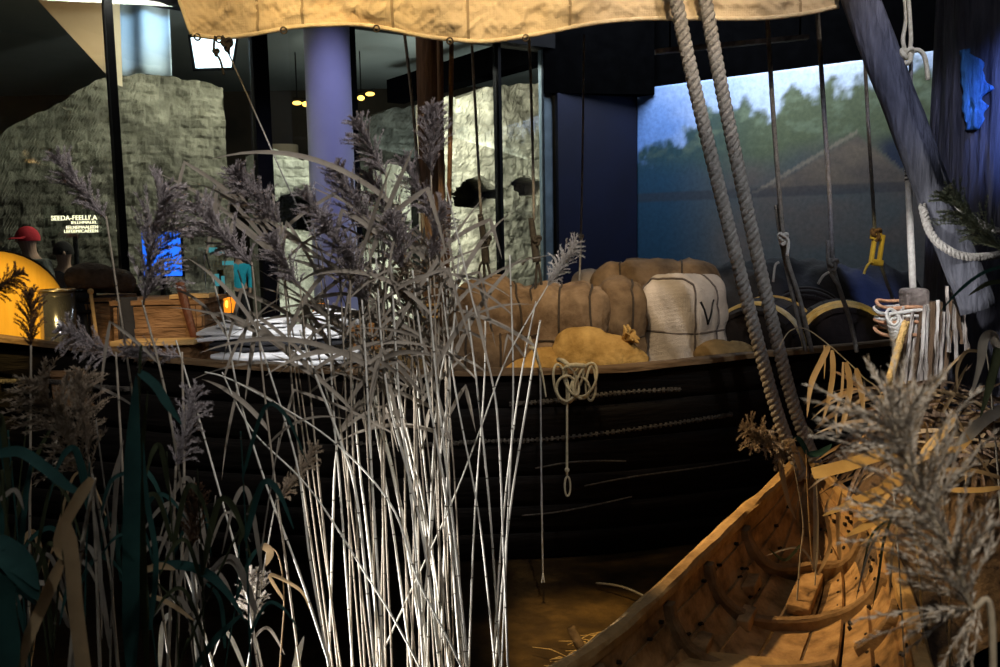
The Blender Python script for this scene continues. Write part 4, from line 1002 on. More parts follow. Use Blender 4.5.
for k in range(5):
    b=MB(); c=Q(888+k*1.5,316+3.5*k); b.tube([c+V((.022*math.cos(a),-.04+.02*math.sin(a),.03*math.sin(a+k*.4))) for a in [2*PI*q/20 for q in range(20)]],.0062,6,closed=True); b.build('rope_loop',MT['rigpale'],mp)
# a pale stone at the foot of the staves
twisted([(906,322,3.4),(899,345,3.38),(893,368,3.36),(884,395,3.33),(872,425,3.3),(860,450,3.3)],.014,MT['ochrerope'],'ochre twisted rope slanting down left of the mooring post',pitch=.03,name='mooring_line',n=16,strands=3,samp=8)

# ---------------------------------------------------------------- skiff
S=1.2
def sc_(p): return EYE+(V(p)-EYE)*S
# stations: left rail, bottom, right rail
ST=[((-.45,1.35,.66),(.05,1.2,.36),(.55,1.05,.66)),
    ((-.02,1.85,.66),(.38,1.75,.38),(.84,1.62,.66)),
    ((.237,2.14,.66),(.55,2.06,.41),(.97,1.98,.66)),
    ((.44,2.42,.68),(.73,2.40,.43),(1.10,2.36,.665)),
    ((.606,2.66,.70),(.887,2.66,.455),(1.19,2.66,.67)),
    ((.79,2.92,.725),(1.05,2.95,.50),(1.235,2.93,.70)),
    ((.96,3.12,.765),(1.095,3.13,.575),(1.215,3.12,.745)),
    ((1.105,3.285,.825),(1.13,3.29,.70),(1.155,3.285,.82))]
ST=[tuple(sc_(p) for p in s) for s in ST]
Ls=spline([s[0] for s in ST],10); Bs=spline([s[1] for s in ST],10); Rs=spline([s[2] for s in ST],10)
def smp(a,t): x=t*(len(a)-1); i=min(int(x),len(a)-2); return a[i].lerp(a[i+1],x-i)
def sec(t,w):      # w -1 left rail .. 0 bottom .. 1 right rail
    B_=smp(Bs,t); E_=smp(Ls,t) if w<0 else smp(Rs,t); q=abs(w)
    d=E_-B_; hz=math.sin(q*PI/2)**.85; vz=1-math.cos(q*PI/2)
    vz=.35*q**2.2+.65*vz
    return V((B_.x+d.x*hz,B_.y+d.y*hz,B_.z+d.z*vz))
skiff=empty('wooden_skiff',V((ST[4][1].x,ST[4][1].y,0)),'small weathered open wooden skiff with curved ribs at the lower right','boat'); SO=skiff.location
edges=[-1,-.8,-.58,-.34,-.1,.1,.32,.54,.76,1]
b=MB()
for k in range(len(edges)-1):
    w0,w1=edges[k],edges[k+1]
    def fn(u,v,w0=w0,w1=w1,k=k):
        t=.0+.985*u; w=w0+(w1-w0)*(.05+.90*v); p=sec(t,w); lap=.018*((v if w0>=0 else 1-v)) if k!=4 else .0
        n_=V((-.3 if w>0 else .3,0,1)); p=p+n_*(lap+.003*nz((u*30,v*3,k))); return p-SO
    b.grid(fn,110,5)
# peg holes
for k in range(90):
    t=R.uniform(.3,.9); w=R.choice([-.85,-.62,-.4,.28,.36,.5,.58,.72,.8,.93])+R.uniform(-.02,.02); c=sec(t,w)
    e=.004; a=(sec(t,w+e)-sec(t,w-e)).normalized(); u_=(sec(min(1,t+e),w)-sec(t-e,w)).normalized(); nn=a.cross(u_).normalized()
    if nn.z<0: nn=-nn
    vs=[c+nn*.017+(a*math.cos(q*PI/3)+u_*math.sin(q*PI/3))*R.uniform(.005,.009)-SO for q in range(6)]; b.add(vs,[(0,1,2,3,4,5)],1)
q=b.build('planking',[MT['skiff'],MT['hole']],skiff,smooth=False); solid(q,.016,0)
# rails
for lst,nm in ((Ls,-1),(Rs,1)):
    b=MB(); N=110; vs=[]; pr=[(-.026,-.022),(-.028,.014),(-.012,.022),(.016,.018),(.024,.006),(.022,-.022)]
    for i in range(N):
        t=i/(N-1); p=smp(lst,t)-SO; g=(smp(lst,min(1,t+.01))-smp(lst,max(0,t-.01))).normalized(); sd=V((g.y,-g.x,0)).normalized()
        for j,(x,z) in enumerate(pr): 
            k=.72+.28*min(1,(1-t)*4); vs.append(p+sd*(x*k+.006*nz((t*14,j,nm)))+V((0,0,z*k+.012+.007*nz((t*18,j*2,nm+4)))))
    fs=[(i*6+j,i*6+(j+1)%6,(i+1)*6+(j+1)%6,(i+1)*6+j) for i in range(N-1) for j in range(6)]+[(5,4,3,2,1,0),tuple((N-1)*6+j for j in range(6))]
    b.add(vs,fs); b.build('rail',MT['skiffgun'],skiff,smooth=False)
def st_t(k): return k/(len(ST)-1)
def rib(t,w0,w1,h=.045,wd=.04,rise=.02,mid=0):
    b=MB(); N=50; vs=[]; g=(smp(Bs,min(1,t+.02))-smp(Bs,t-.02)).normalized()
    for i in range(N):
        w=w0+(w1-w0)*i/(N-1); p=sec(t,w)-SO; c=(sec(t,min(1,w+.02))-sec(t,max(-1,w-.02))).normalized(); n_=g.cross(c).normalized(); n_=n_ if n_.z>0 else -n_
        hh=h*(.75+.25*math.cos(w*PI/2))+.004*nz((i*.3,t*9,0))+mid*max(0,1-abs(w)*2.4)
        for (y,z) in ((-.5,0.004),(-.5,.8),(-.32,1),(.32,1),(.5,.8),(.5,.004)): vs.append(p+g*(y*wd*(1+.1*nz((i*.2,y,2))))+n_*(z*hh+.004))
    fs=[(i*6+j,i*6+(j+1)%6,(i+1)*6+(j+1)%6,(i+1)*6+j) for i in range(N-1) for j in range(6)]+[(5,4,3,2,1,0),tuple((N-1)*6+j for j in range(6))]
    b.add(vs,fs); b.build('rib',MT['skiffdark'],skiff,smooth=False)
rib(st_t(5)-.0,-.93,.93,.05,.045,mid=.03)
rib(st_t(4)-.0,-.95,.86,.048,.042)
rib(st_t(3)-.0,-.95,.3,.048,.042)
rib(st_t(3)+.02,.45,.95,.05,.045)
rib(st_t(2)-.02,-.95,.95,.048,.042)
# stem post inside the bow, keelson blocks, bottom board, thwart
b=MB(); a=sec(.985,0); c=sec(.86,0); b.tube([c-SO+V((0,0,.01)),sec(.92,0)-SO+V((0,0,.02)),a-SO+V((0,0,.0)),smp(Ls,1)-SO+V((.02,.02,.06))],[.03,.032,.034,.03],8); b.build('stem_post',MT['skiffdark'],skiff)
b=MB()
for t,w in ((.66,-.2),):
    pass
a=sec(.6,0); c=sec(.70,0); b.beam(a-SO+V((0,0,.035)),c-SO+V((0,0,.035)),.085,.04,jit=.004); q=b.build('keelson',MT['skiff'],skiff,smooth=False); bev(q,.005)
for t,w in ((.64,-.42),(.56,-.3),(.45,-.45)):
    b=MB(); p=sec(t,w); g=(smp(Bs,t+.02)-smp(Bs,t)).normalized(); b.beam(p-SO-g*.05+V((.01,0,.035)),p-SO+g*.05+V((.01,0,.04)),.05,.045,jit=.005); q=b.build('cleat',MT['skiff'],skiff,smooth=False); bev(q,.005)
b=MB(); b.beam(P(668,659,2.86)-SO,P(830,676,2.9)-SO,.16,.022,jit=.006); q=b.build('bottom_board',MT['skiffgun'],skiff,smooth=False); bev(q,.005)

# ---------------------------------------------------------------- reeds
def plume_mesh(name, L, W, seed, m, droop=.35, dens=34, side=0, spk=13, fil=.0014):
    rr=random.Random(seed); b=MB()
    b.tube([V((0,0,0)),V((side*W*.1,0,L*.5)),V((side*W*.35,0,L))],[.0025,.0018,.0008],5)
    for k in range(dens):
        t=(k+rr.random())/dens; z=L*(.02+.9*t); az=rr.uniform(0,2*PI); env=math.sin(PI*min(1,.12+.88*t))**.8*(1-.35*t)
        bl=W*(.35+.75*env)*rr.uniform(.7,1.25); up_=rr.uniform(1.1,2.6)
        d=V((math.cos(az)+side*.7,math.sin(az)*.8,up_)).normalized(); p=V((side*W*.3*t*t,0,z)); pts=[p.copy()]
        ns=spk; st=bl*1.35/ns
        for i in range(ns):
            d=(d+V((side*.03,0,-droop*.12+rr.uniform(-.05,.05)))).normalized(); p=p+d*st; pts.append(p.copy())
            for q in range(6):
                f=V((rr.uniform(-1,1),rr.uniform(-1,1),rr.uniform(-.3,1))).normalized(); f=(f*.75+d).normalized()
                l=rr.uniform(.008,.016)*(L/.25)**.5; s_=f.cross(V((rr.uniform(-1,1),rr.uniform(-1,1),rr.uniform(-1,1)))).normalized()*fil*rr.uniform(.6,1.3)
                b.add([p,p+f*l*.5+s_,p+f*l,p+f*l*.5-s_],[(0,1,2,3)])
        b.tube(pts,[.0007]*len(pts),3,cap=False)
    me=bpy.data.meshes.new(name); me.from_pydata(b.v,[],b.f); me.materials.append(m); me.polygons.foreach_set('use_smooth',[True]*len(b.f)); me.update(); return me
PM={}
def getplume(m, var, L, W):
    key=(m,var)
    if key not in PM: PM[key]=plume_mesh('plume',.25,.075,var*17+3,MT[m],side=(-.5,.5,0,.9)[var%4],droop=(.5,.7,.4,.8)[var%4],dens=74)
    return PM[key]
def add_plume(root, base, tip, W, m, var):
    me=getplume(m,var,1,1); o=bpy.data.objects.new('plume',me); COL.objects.link(o); o.parent=root
    d=tip-base; L=d.length; d.normalize(); q=d.to_track_quat('Z','Y'); o.rotation_mode='QUATERNION'; o.rotation_quaternion=q
    o.location=base-root.location; o.scale=(W/.085,W/.085,L/.25); return o
def add_leaf(root, p0, d0, L, w, m, grav=.9, kink=None, seed=0, name='leaf'):
    rr=random.Random(seed); n=14; d=V(d0).normalized(); p=V(p0); pts=[p.copy()]; wob=V((rr.uniform(-.1,.1),rr.uniform(-.1,.1),0))
    for i in range(n):
        d=(d+V((0,0,-grav/n))+wob/n).normalized()
        if kink is not None and i==int(kink*n): d=V((d.x*.35,d.y*.35,-1)).normalized()
        p=p+d*(L/n); pts.append(p.copy())
    b=MB(); b.ribbon(pts,w,V((rr.uniform(-.5,.5),-1,rr.uniform(-.2,.5))).normalized(),fold=.3)
    o=b.build(name,MT[m],root,origin=root.location); return o
def px_leaf(root, pxs, w, m, tw=0, n=8, name='leaf', prof=None):
    pts=spline([P(x,y,Y) for x,y,Y in pxs],n); b=MB(); c=(EYE-pts[len(pts)//2]).normalized()+V((tw,0,.15)); b.ribbon(pts,w,c.normalized(),fold=.25,prof=prof)
    return b.build(name,MT[m],root,origin=root.location)
def stem_tube(root, pts, r, m, nodes=.17, name='stem'):
    b=MB(); b.tube(pts,[r*(1-.45*i/(len(pts)-1)) for i in range(len(pts))],6)
    acc=R.uniform(0,nodes)
    for i in range(len(pts)-1):
        d=pts[i+1]-pts[i]; acc+=d.length
        if acc>nodes:
            acc=0; dn=d.normalized(); rr=r*(1-.45*i/(len(pts)-1))*1.18; b.tube([pts[i]-dn*.0018,pts[i]+dn*.0018],rr,6,m=1)
    return b.build(name,[MT[m],MT['node']],root,origin=root.location)
def reed(pxs, label, r=.0036, m='stem', plume=None, leaves=(), group=None, n=10, ground=True, name='reed', cat='reed'):
    """pxs: lowest to highest [(px,py,Y)]; the stem is carried straight on down to the floor"""
    pts=[P(*q) for q in pxs]
    if ground:
        d=(pts[0]-pts[1]); d = d/abs(d.z) if abs(d.z)>1e-3 else V((0,0,-1))
        d.x=max(-.4,min(.4,d.x)); d.y=max(-.15,min(.15,d.y)); d.z=-1
        if pts[0].z>.02: pts=[pts[0]+d*(pts[0].z)]+pts
    sp_=spline(pts,n); root=empty(name,sp_[0],label,cat,group)
    stem_tube(root,sp_,r,m)
    if plume:
        tip,W,pm,var=plume; add_plume(root,sp_[-1]-(sp_[-1]-sp_[-2]).normalized()*.01,P(*tip),W,pm,var)
    for k,lf in enumerate(leaves):
        if isinstance(lf[0],(list,tuple)) and len(lf[0])==3 and lf[0][2]>1.0 and isinstance(lf[0][0],(int,float)) and lf[0][0]>9 or isinstance(lf[0],list):
            px_leaf(root,*lf)
        else:
            t,d,L,w,lm,*g=lf; i=min(int(t*(len(sp_)-1)),len(sp_)-1); add_leaf(root,sp_[i],d,L,w,lm,grav=g[0] if g else .9,kink=g[1] if len(g)>1 else None,seed=R.randrange(9999))
    return root
ORD=['first','second','third','fourth','fifth','sixth','seventh','eighth','ninth','tenth','eleventh','twelfth','thirteenth','fourteenth','fifteenth','sixteenth','seventeenth','eighteenth','nineteenth','twentieth',
 'twenty-first','twenty-second','twenty-third','twenty-fourth','twenty-fifth','twenty-sixth','twenty-seventh','twenty-eighth','twenty-ninth','thirtieth','thirty-first','thirty-second','thirty-third','thirty-fourth','thirty-fifth','thirty-sixth','thirty-seventh','thirty-eighth','thirty-ninth','fortieth','forty-first','forty-second']
def rl(lm='leaf',n=2,t0=.45,t1=.85,L=(.25,.5),w=(.009,.016),sd=None,g=(.5,1.3)):
    out=[]
    for _ in range(n):
        s_=sd if sd is not None else R.choice([-1,1])
        out.append((R.uniform(t0,t1),V((s_*R.uniform(.3,1.0),R.uniform(-.5,.5),R.uniform(.4,1.2))),R.uniform(*L),R.uniform(*w),lm,R.uniform(*g),R.choice([None,None,.45,.6])))
    return out
# plumed reeds rising out of the clump : (plume base px,py), (tip px,py), width, base px at the picture's lower edge, Y, material
PL=[((106,216),(54,154),.050,170,2.0,'plume',0,'dark slender plume leaning left above the lit lettering'),
    ((142,300),(160,182),.075,205,1.75,'plume',1,'tall dark bushy plume in front of the blue screen'),
    ((252,262),(192,202),.080,300,2.1,'plume',0,'broad mauve plume leaning left above the cyan jacket'),
    ((282,222),(232,168),.070,330,2.2,'plume',2,'mauve plume before the wide dark window frame'),
    ((338,238),(302,190),.050,352,2.2,'plume',0,'small mauve plume left of the lilac column'),
    ((386,172),(355,118),.055,392,2.2,'plume',0,'dark plume against the narrow mullion right of the column'),
    ((378,235),(332,165),.065,380,2.25,'plume',2,'mauve plume crossing the lilac column at mid height'),
    ((350,262),(318,212),.060,365,2.15,'plume',1,'mauve plume low across the lilac column'),
    ((431,172),(433,104),.050,440,2.2,'plume',2,'upright mauve plume in front of the mast'),
    ((440,222),(402,158),.055,452,2.25,'plume',0,'mauve plume leaning left beside the mast'),
    ((404,268),(392,212),.055,420,2.2,'plume',2,'mauve plume below the low pale ruin'),
    ((430,258),(440,200),.045,446,2.2,'plume',1,'short mauve plume just left of the slim spar'),
    ((412,245),(366,172),.060,408,2.3,'plume',0,'mauve plume right of the lilac column before the dark hollow'),
    ((368,300),(345,245),.055,386,2.2,'plume',2,'low mauve plume at the foot of the lilac column'),
    ((300,285),(270,235),.060,338,2.2,'plume',0,'faint mauve plume below the wide window frame'),
    ((408,312),(398,262),.050,412,2.25,'plumet',1,'tan plume deep in the leaf tangle left of the mast')]
for (bp,tp_,W,bx,Y,pm,var,lab) in PL:
    mid=((bx*.4+bp[0]*.6)+R.uniform(-6,6),430,Y+.02)
    reed([(bx,668,Y+.08),mid,(bp[0],bp[1],Y)],'reed with a '+lab,r=.0036,m='stemt',plume=((tp_[0],tp_[1],Y-.05),W,pm,var),leaves=rl('leaf',2 if bx>280 else 1,.68,.95,L=(.18,.4),w=(.006,.012)),group='plumed reeds of the centre clump')
# bare brightly lit stems of the clump
stems=[[(329,668),(334,487),(336,440),(321,366),(308,300)],[(353,668),(340,487),(335,430),(331,366),(328,300)],[(375,668),(357,500),(340,440),(317,379),(300,330)],
 [(382,668),(366,520),(360,470),(352,374),(348,300)],[(384,668),(374,513),(370,440),(366,365),(362,300)]]
rs=random.Random(11)
for k in range(25):
    bx=rs.triangular(400,506,480) if k%3 else rs.uniform(405,502)
    dx=rs.uniform(22,62) if rs.random()<.74 else rs.uniform(-38,-5)
    jx=rs.uniform(-4,4); topy=rs.uniform(220,330)
    stems.append([(bx,668),(bx-dx*.42+jx,520),(bx-dx*.95+jx,390),(bx-dx*1.2+rs.uniform(-8,8),topy)])
stems.sort(key=lambda s:s[0][0])
for k,s_ in enumerate(stems):
    Y=2.28+rs.uniform(-.12,.22)
    reed([(x,y,Y+ (.03 if i==0 else 0)) for i,(x,y) in enumerate(s_)],'bare pale reed stem, %s from the left along the foot of the bright clump'%ORD[k],r=rs.uniform(.0034,.0046),m='stem',leaves=rl('leaf',1,.78,.97,L=(.15,.38),w=(.006,.011),sd=-1 if s_[0][0]>440 else None) if k%3 else rl('leaf',2,.78,.97,L=(.2,.4),w=(.006,.012),sd=-1),group='bare stems of the bright clump')
# odd stems
odd=[([(508,668),(504,560),(499,440),(492,380),(470,290),(446,185)],'long solitary white reed stem right of the bright clump',.0036),
 ([(376,668),(446,516),(480,430),(507,358),(548,285)],'reed leaning right across the clump with a white plume by the navy wall',.003),
 ([(462,668),(418,580),(391,505),(329,438),(240,384),(205,372)],'slanting reed stem crossing the clump from upper left to lower right',.0032),
 ([(420,668),(360,565),(308,487),(252,430),(222,372)],'lower slanting reed stem parallel to the crossing one',.003),
 ([(329,668),(310,560),(296,460),(256,330),(238,270)],'long reed stem slanting left of the bright clump past the white linen',.0034),
 ([(328,660),(300,575),(267,487),(240,400),(226,330),(205,250)],'long reed stem second left of the bright clump',.0034),
 ([(258,668),(246,590),(222,500),(198,415),(176,340)],'leaning reed stem above the small white lit plume',.0034),
 ([(252,640),(268,545),(276,500)],'short reed with a small tan plume before the black hull',.0026)]
for k,(s_,lab,r) in enumerate(odd):
    Y=2.15 if k!=1 else 2.35
    pl=None
    if k==1: pl=((577,240,Y),.042,'plumew',1)
    if k==7: pl=((316,447,Y),.036,'plumet',3)
    reed([(x,y,Y) for x,y in s_],lab,r=r,m='stem' if k in(0,1) else 'stem',plume=pl,leaves=rl('leaf',1,.7,.92,L=(.15,.3),w=(.005,.009)) if k not in (0,1,7) else (),group=None)
# leafy reeds that make the grey tangle in front of the rail
for k in range(12):
    bx=rs.uniform(330,478); tx=bx+rs.uniform(-70,0); Y=2.3+rs.uniform(-.15,.2); ty=rs.uniform(190,300)
    dx=bx-(bx+tx)/2
    stems_=[(bx,668,Y),((bx*.6+tx*.4),480,Y),(tx,ty,Y)]
    reed(stems_,'leafy grey dried reed, %s from the left within the tangle before the rail'%ORD[k] if False else 'leafy grey dried reed within the tangle before the barge rail',r=.003,m='stemt',leaves=rl('leaf',6,.74,.98,L=(.2,.5),w=(.007,.013),g=(.3,1.3)),group='leafy reeds of the grey tangle')

# left foreground
def plant(label, stem, leaves, plume=None, r=.005, m='stemt', group=None):
    return reed(stem,label,r=r,m=m,plume=plume,leaves=(),group=group), leaves
def leafy(label, stem, leaves, plume=None, r=.004, m='stemt'):
    o=reed(stem,label,r=r,m=m,plume=plume)
    for l in leaves: px_leaf(o,*l)
    return o
leafy('plant with a broad upright dark teal leaf at the left',[(134,668,1.3),(135,560,1.3),(138,420,1.3),(141,345,1.3)],
  [([(131,667,1.28),(131,560,1.28),(133,450,1.28),(136,375,1.28)],.024,'leafgreen'),([(147,668,1.3),(143,560,1.3),(141,470,1.3),(148,390,1.3)],.011,'leafolive'),
   ([(139,372,1.3),(155,385,1.29),(168,405,1.28),(182,425,1.28)],.013,'leafgreen'),([(150,630,1.28),(156,560,1.28),(147,500,1.28),(143,440,1.28)],.008,'leafgreen'),([(142,470,1.3),(112,480,1.28),(100,520,1.27)],.006,'leafgreen')],m='leafolive',r=.004)
leafy('bent broad tan leaf plant at the lower left',[(70,668,1.15),(80,560,1.15),(95,478,1.15)],
  [([(92,478,1.13),(78,500,1.13),(64,525,1.13),(58,548,1.13),(62,560,1.13)],.015,'leaftan'),([(66,522,1.12),(72,560,1.12),(76,610,1.12),(84,672,1.12)],.018,'leaftan',0,8,'leaf',lambda a:min(1,.5+a*3)),
   ([(62,560,1.14),(45,600,1.14),(28,640,1.13),(22,672,1.12)],.015,'leaftan')],r=.004)
leafy('reed with a large tan feathery plume before the hull at far left',[(100,668,1.6),(96,560,1.6),(92,474,1.6)],
  [([(92,500,1.6),(100,560,1.6),(102,640,1.6)],.006,'leaf')],plume=((38,374,1.6),.085,'plumet',1))
leafy('reed with a second tan plume behind the large feathery one',[(118,668,1.75),(108,560,1.75),(86,445,1.75)],[([(100,520,1.75),(112,480,1.75),(124,440,1.75)],.006,'leaf')],plume=((78,372,1.75),.06,'plumet',0))
leafy('plant with a long teal leaf bending in from the left edge',[(20,668,1.2),(10,560,1.2),(2,470,1.2)],
  [([(-6,455,1.2),(20,452,1.19),(45,468,1.18),(70,488,1.18),(92,497,1.18)],.015,'leafgreen'),([(10,668,1.1),(0,600,1.1),(10,560,1.1),(40,590,1.1)],.035,'leafgreen'),([(-10,545,1.1),(15,560,1.1),(38,600,1.1)],.035,'leafgreen'),([(-5,580,1.12),(15,585,1.12),(36,605,1.12)],.012,'leafgreen'),([(0,500,1.2),(15,490,1.2),(24,510,1.2)],.006,'leaf')],m='leafolive')
leafy('reed with a mauve plume hanging before the hull left of centre',[(168,668,1.7),(172,560,1.7),(176,466,1.7)],[([(172,560,1.7),(200,500,1.7),(212,560,1.68)],.006,'leafgreen')],plume=((194,388,1.7),.045,'plume',3))
leafy('reed with a reddish brown plume at the lower left',[(200,668,1.6),(194,600,1.6),(190,548,1.6)],[([(190,545,1.6),(180,580,1.6),(168,600,1.6)],.008,'leaf')],plume=((196,488,1.6),.035,'plumeb',2),m='stem')
leafy('plant with an arching green leaf at lower left',[(205,668,1.5),(190,620,1.5),(150,575,1.5)],[([(142,571,1.5),(170,565,1.49),(200,570,1.48),(225,590,1.47),(246,622,1.46)],.016,'leafgreen'),([(196,668,1.5),(215,640,1.5),(246,610,1.5)],.012,'leafgreen'),([(143,571,1.5),(160,566,1.49),(176,570,1.48)],.012,'leaftan'),([(150,595,1.5),(172,605,1.49),(196,622,1.48)],.008,'leaftan')],m='leafolive',r=.003)
leafy('green stalk leaning right across the lit reeds at lower left',[(170,690,1.5),(190,640,1.5),(220,570,1.5),(262,485,1.5)],[([(238,545,1.5),(250,510,1.5),(262,480,1.5)],.008,'leafolive')],m='leafolive',r=.0035)
# low grey plumes lying against the rail
leafy('reed with a grey plume lying along the rail below the shiny drum',[(130,668,1.9),(124,500,1.9),(116,352,1.9)],[],plume=((62,326,1.9),.055,'plume',3))
leafy('reed with a drooping grey plume below the bright pale board',[(176,668,1.9),(184,500,1.9),(182,352,1.9)],[],plume=((122,352,1.9),.045,'plume',0))
leafy('reed with a small dark plume in front of the yellow barrel head',[(28,668,1.9),(30,500,1.9),(31,345,1.9)],[],plume=((30,290,1.9),.040,'plumeb',2))
leafy('reed with a dark drooping plume crossing the yellow barrel head edge',[(-30,668,1.8),(-28,450,1.8),(-14,290,1.8)],[],plume=((20,272,1.8),.040,'plumeb',3))
# white lit low plumes
leafy('reed with a small white lit plume at lower left',[(262,668,2.2),(256,640,2.2),(250,622,2.2)],[([(252,640,2.2),(268,628,2.19),(285,655,2.18)],.008,'leaf'),([(244,668,2.2),(232,640,2.19),(222,632,2.18),(212,660,2.2)],.010,'stem')],plume=((252,572,2.2),.06,'plumew',2),m='stem')
leafy('pale broken reed stub standing in the light at lower left',[(296,690,2.2),(294,664,2.2),(298,645,2.2)],[([(297,668,2.19),(300,650,2.19),(304,636,2.19)],.012,'stem'),([(293,668,2.19),(297,655,2.19),(296,640,2.19)],.01,'stem')],m='stem',r=.005)
leafy('pale branching reed pair standing left of the white lit plume',[(214,672,2.2),(206,640,2.2),(192,590,2.2),(182,566,2.2)],[([(205,640,2.2),(190,620,2.2),(172,600,2.2)],.006,'stem'),([(198,668,2.2),(195,640,2.2),(196,580,2.2),(192,545,2.2)],.006,'stem'),([(160,668,2.2),(162,630,2.2),(168,615,2.2),(172,620,2.2)],.012,'stem')],m='stem')
leafy('dry drooping tan leaf stalk left of the solitary clump',[(280,668,2.1),(284,600,2.1),(278,555,2.1),(262,545,2.1)],[([(262,545,2.1),(270,552,2.09),(266,566,2.08)],.018,'leaftan'),([(284,600,2.1),(270,575,2.1),(300,590,2.09),(310,610,2.08)],.008,'leaftan')],m='leaftan',r=.0022)
# thin dark blades at far left
for k,(a,c,d,lm) in enumerate((((30,668),(20,560),(8,430),'leafgreen'),((52,668),(60,560),(62,470),'leafolive'),((110,668),(112,560),(96,420),'leaf'),((8,668),(16,520),(30,400),'leafolive'),((225,668),(236,600),(240,520),'leafgreen'))):
    Y=1.5+.1*k
    leafy('thin dark grass blade stalk, %s from the left edge before the hull'%ORD[[1,2,3,0,4][k]],[(a[0],a[1],Y),(c[0],c[1],Y),(d[0],d[1],Y)],[([(c[0],c[1],Y),((c[0]+d[0])/2+12,(c[1]+d[1])/2,Y),(d[0]+26,d[1]+20,Y)],.009,lm),([(a[0],a[1]-20,Y),(c[0]-16,c[1],Y),(c[0]-34,c[1]-20,Y)],.009,lm)],m=lm,r=.0025)

rg=random.Random(31)
for k in range(16):
    x=rg.uniform(-5,255); Y=rg.uniform(1.35,1.95); top=rg.uniform(400,560); ln=rg.uniform(-30,30); lm=rg.choice(['leafgreen','leafgreen','leafolive','leaf','leaftan'])
    lv=[]
    for q in range(3):
        yb=rg.uniform(top+20,640); sd=rg.choice([-1,1]); Lx=rg.uniform(18,55)*sd; xb=x+ln*(668-yb)/(668-top); ky=rg.uniform(30,80)
        lv.append(([(xb,yb,Y),(xb+Lx*.4,yb-ky,Y-.01),(xb+Lx*.8,yb-ky*.9,Y-.02),(xb+Lx*1.2,yb-ky*.2,Y-.03)],rg.uniform(.005,.011),lm))
    o=leafy('low thin reed grass growing among the dark plants at the lower left',[(x,668,Y),(x+ln*.4,(668+top)/2,Y),(x+ln,top,Y)],lv,m=lm,r=.0022); o['group']='low reed grass at the lower left'
# right foreground vegetation
leafy('arching dry sprig with hanging tan leaves before the barge at right',[(905,668,2.6),(896,520,2.6),(884,405,2.6),(862,376,2.6),(830,346,2.6),(806,329,2.6),(790,331,2.6),(780,346,2.6)],
  [([(829,346,2.6),(822,360,2.59),(811,385,2.58),(807,418,2.57)],.017,'leaftan'),([(832,350,2.6),(833,372,2.59),(829,398,2.58),(822,424,2.57)],.015,'leaftan'),
   ([(846,362,2.6),(850,385,2.59),(845,415,2.58),(838,438,2.57)],.017,'leaftan'),([(843,362,2.6),(842,390,2.59),(836,415,2.58),(837,438,2.57)],.008,'leaftan'),([(856,368,2.6),(861,390,2.59),(864,415,2.58)],.016,'leaftan'),([(824,345,2.6),(825,360,2.59),(824,380,2.58)],.005,'leaftan')],r=.0026)
leafy('dry plant with broad golden leaves over the skiff bow',[(925,668,2.5),(918,560,2.5),(908,470,2.5)],
  [([(912,448,2.5),(880,455,2.48),(845,466,2.46),(812,474,2.44)],.046,'leafgold',0,8,'leaf',lambda a:.75 if a<.95 else .7),([(910,480,2.5),(880,490,2.48),(850,504,2.46),(822,516,2.44)],.024,'leafgold'),
   ([(912,500,2.5),(890,515,2.48),(862,528,2.46),(845,537,2.45)],.022,'leafgold'),([(915,490,2.5),(885,525,2.48),(860,545,2.46)],.014,'leafgold'),([(905,475,2.5),(890,485,2.49),(868,512,2.47),(858,520,2.46)],.04,'leafgold')],r=.004,m='leafgold')
leafy('dry plant with golden leaves spreading right of the mooring post foot',[(950,668,2.6),(948,560,2.6),(940,470,2.6)],
  [([(922,455,2.6),(935,440,2.59),(950,425,2.58),(956,412,2.57)],.024,'leafgold'),([(900,470,2.6),(930,455,2.59),(960,448,2.58),(972,440,2.57)],.018,'leafgold'),([(940,470,2.6),(970,470,2.58),(1000,478,2.56),(1020,490,2.55)],.012,'leaftan'),
   ([(950,490,2.6),(980,490,2.58),(1010,486,2.56)],.016,'leafgold'),([(1005,500,2.6),(975,450,2.58),(952,412,2.57),(935,400,2.56)],.006,'leaftan')],r=.004,m='leaftan')
leafy('grey green bent leaf plant at the right edge below the dark post',[(1010,668,2.7),(1000,500,2.7),(990,380,2.7),(985,345,2.7)],
  [([(998,352,2.7),(992,335,2.69),(984,340,2.68),(980,365,2.67),(970,400,2.66)],.026,'leaf'),([(1000,340,2.7),(996,360,2.69),(990,385,2.68),(980,418,2.67)],.026,'leafolive'),([(982,352,2.7),(966,352,2.69),(957,370,2.68),(958,395,2.67)],.010,'leaftan'),
   ([(1010,405,2.7),(985,420,2.69),(960,445,2.68),(945,470,2.67)],.034,'leaf'),([(1020,262,2.7),(985,272,2.69),(960,290,2.68),(940,312,2.67)],.010,'leafgreen'),([(1020,282,2.7),(990,283,2.69),(968,296,2.68)],.014,'leafolive')],r=.004)
leafy('reed with a green grey feathery plume crossing the dark post',[(1040,500,2.4),(1030,350,2.4),(1006,250,2.4)],[],plume=((944,192,2.4),.075,'plumeg',0))
leafy('reed with a brown ochre plume left of the thick ropes above the skiff',[(800,560,3.3),(803,520,3.3),(792,455,3.3)],[([(800,470,3.3),(790,440,3.3),(781,462,3.3),(788,500,3.29),(796,520,3.28)],.02,'leaftan')],plume=((742,424,3.3),.095,'plumet',3))
leafy('small green leafed sprig at the skiff bow',[(812,560,3.5),(808,500,3.5),(806,450,3.5)],[([(808,455,3.5),(800,440,3.5),(792,438,3.5)],.02,'leafgreen'),([(808,455,3.5),(822,452,3.5),(832,444,3.5)],.026,'leafgreen')],m='leaftan')
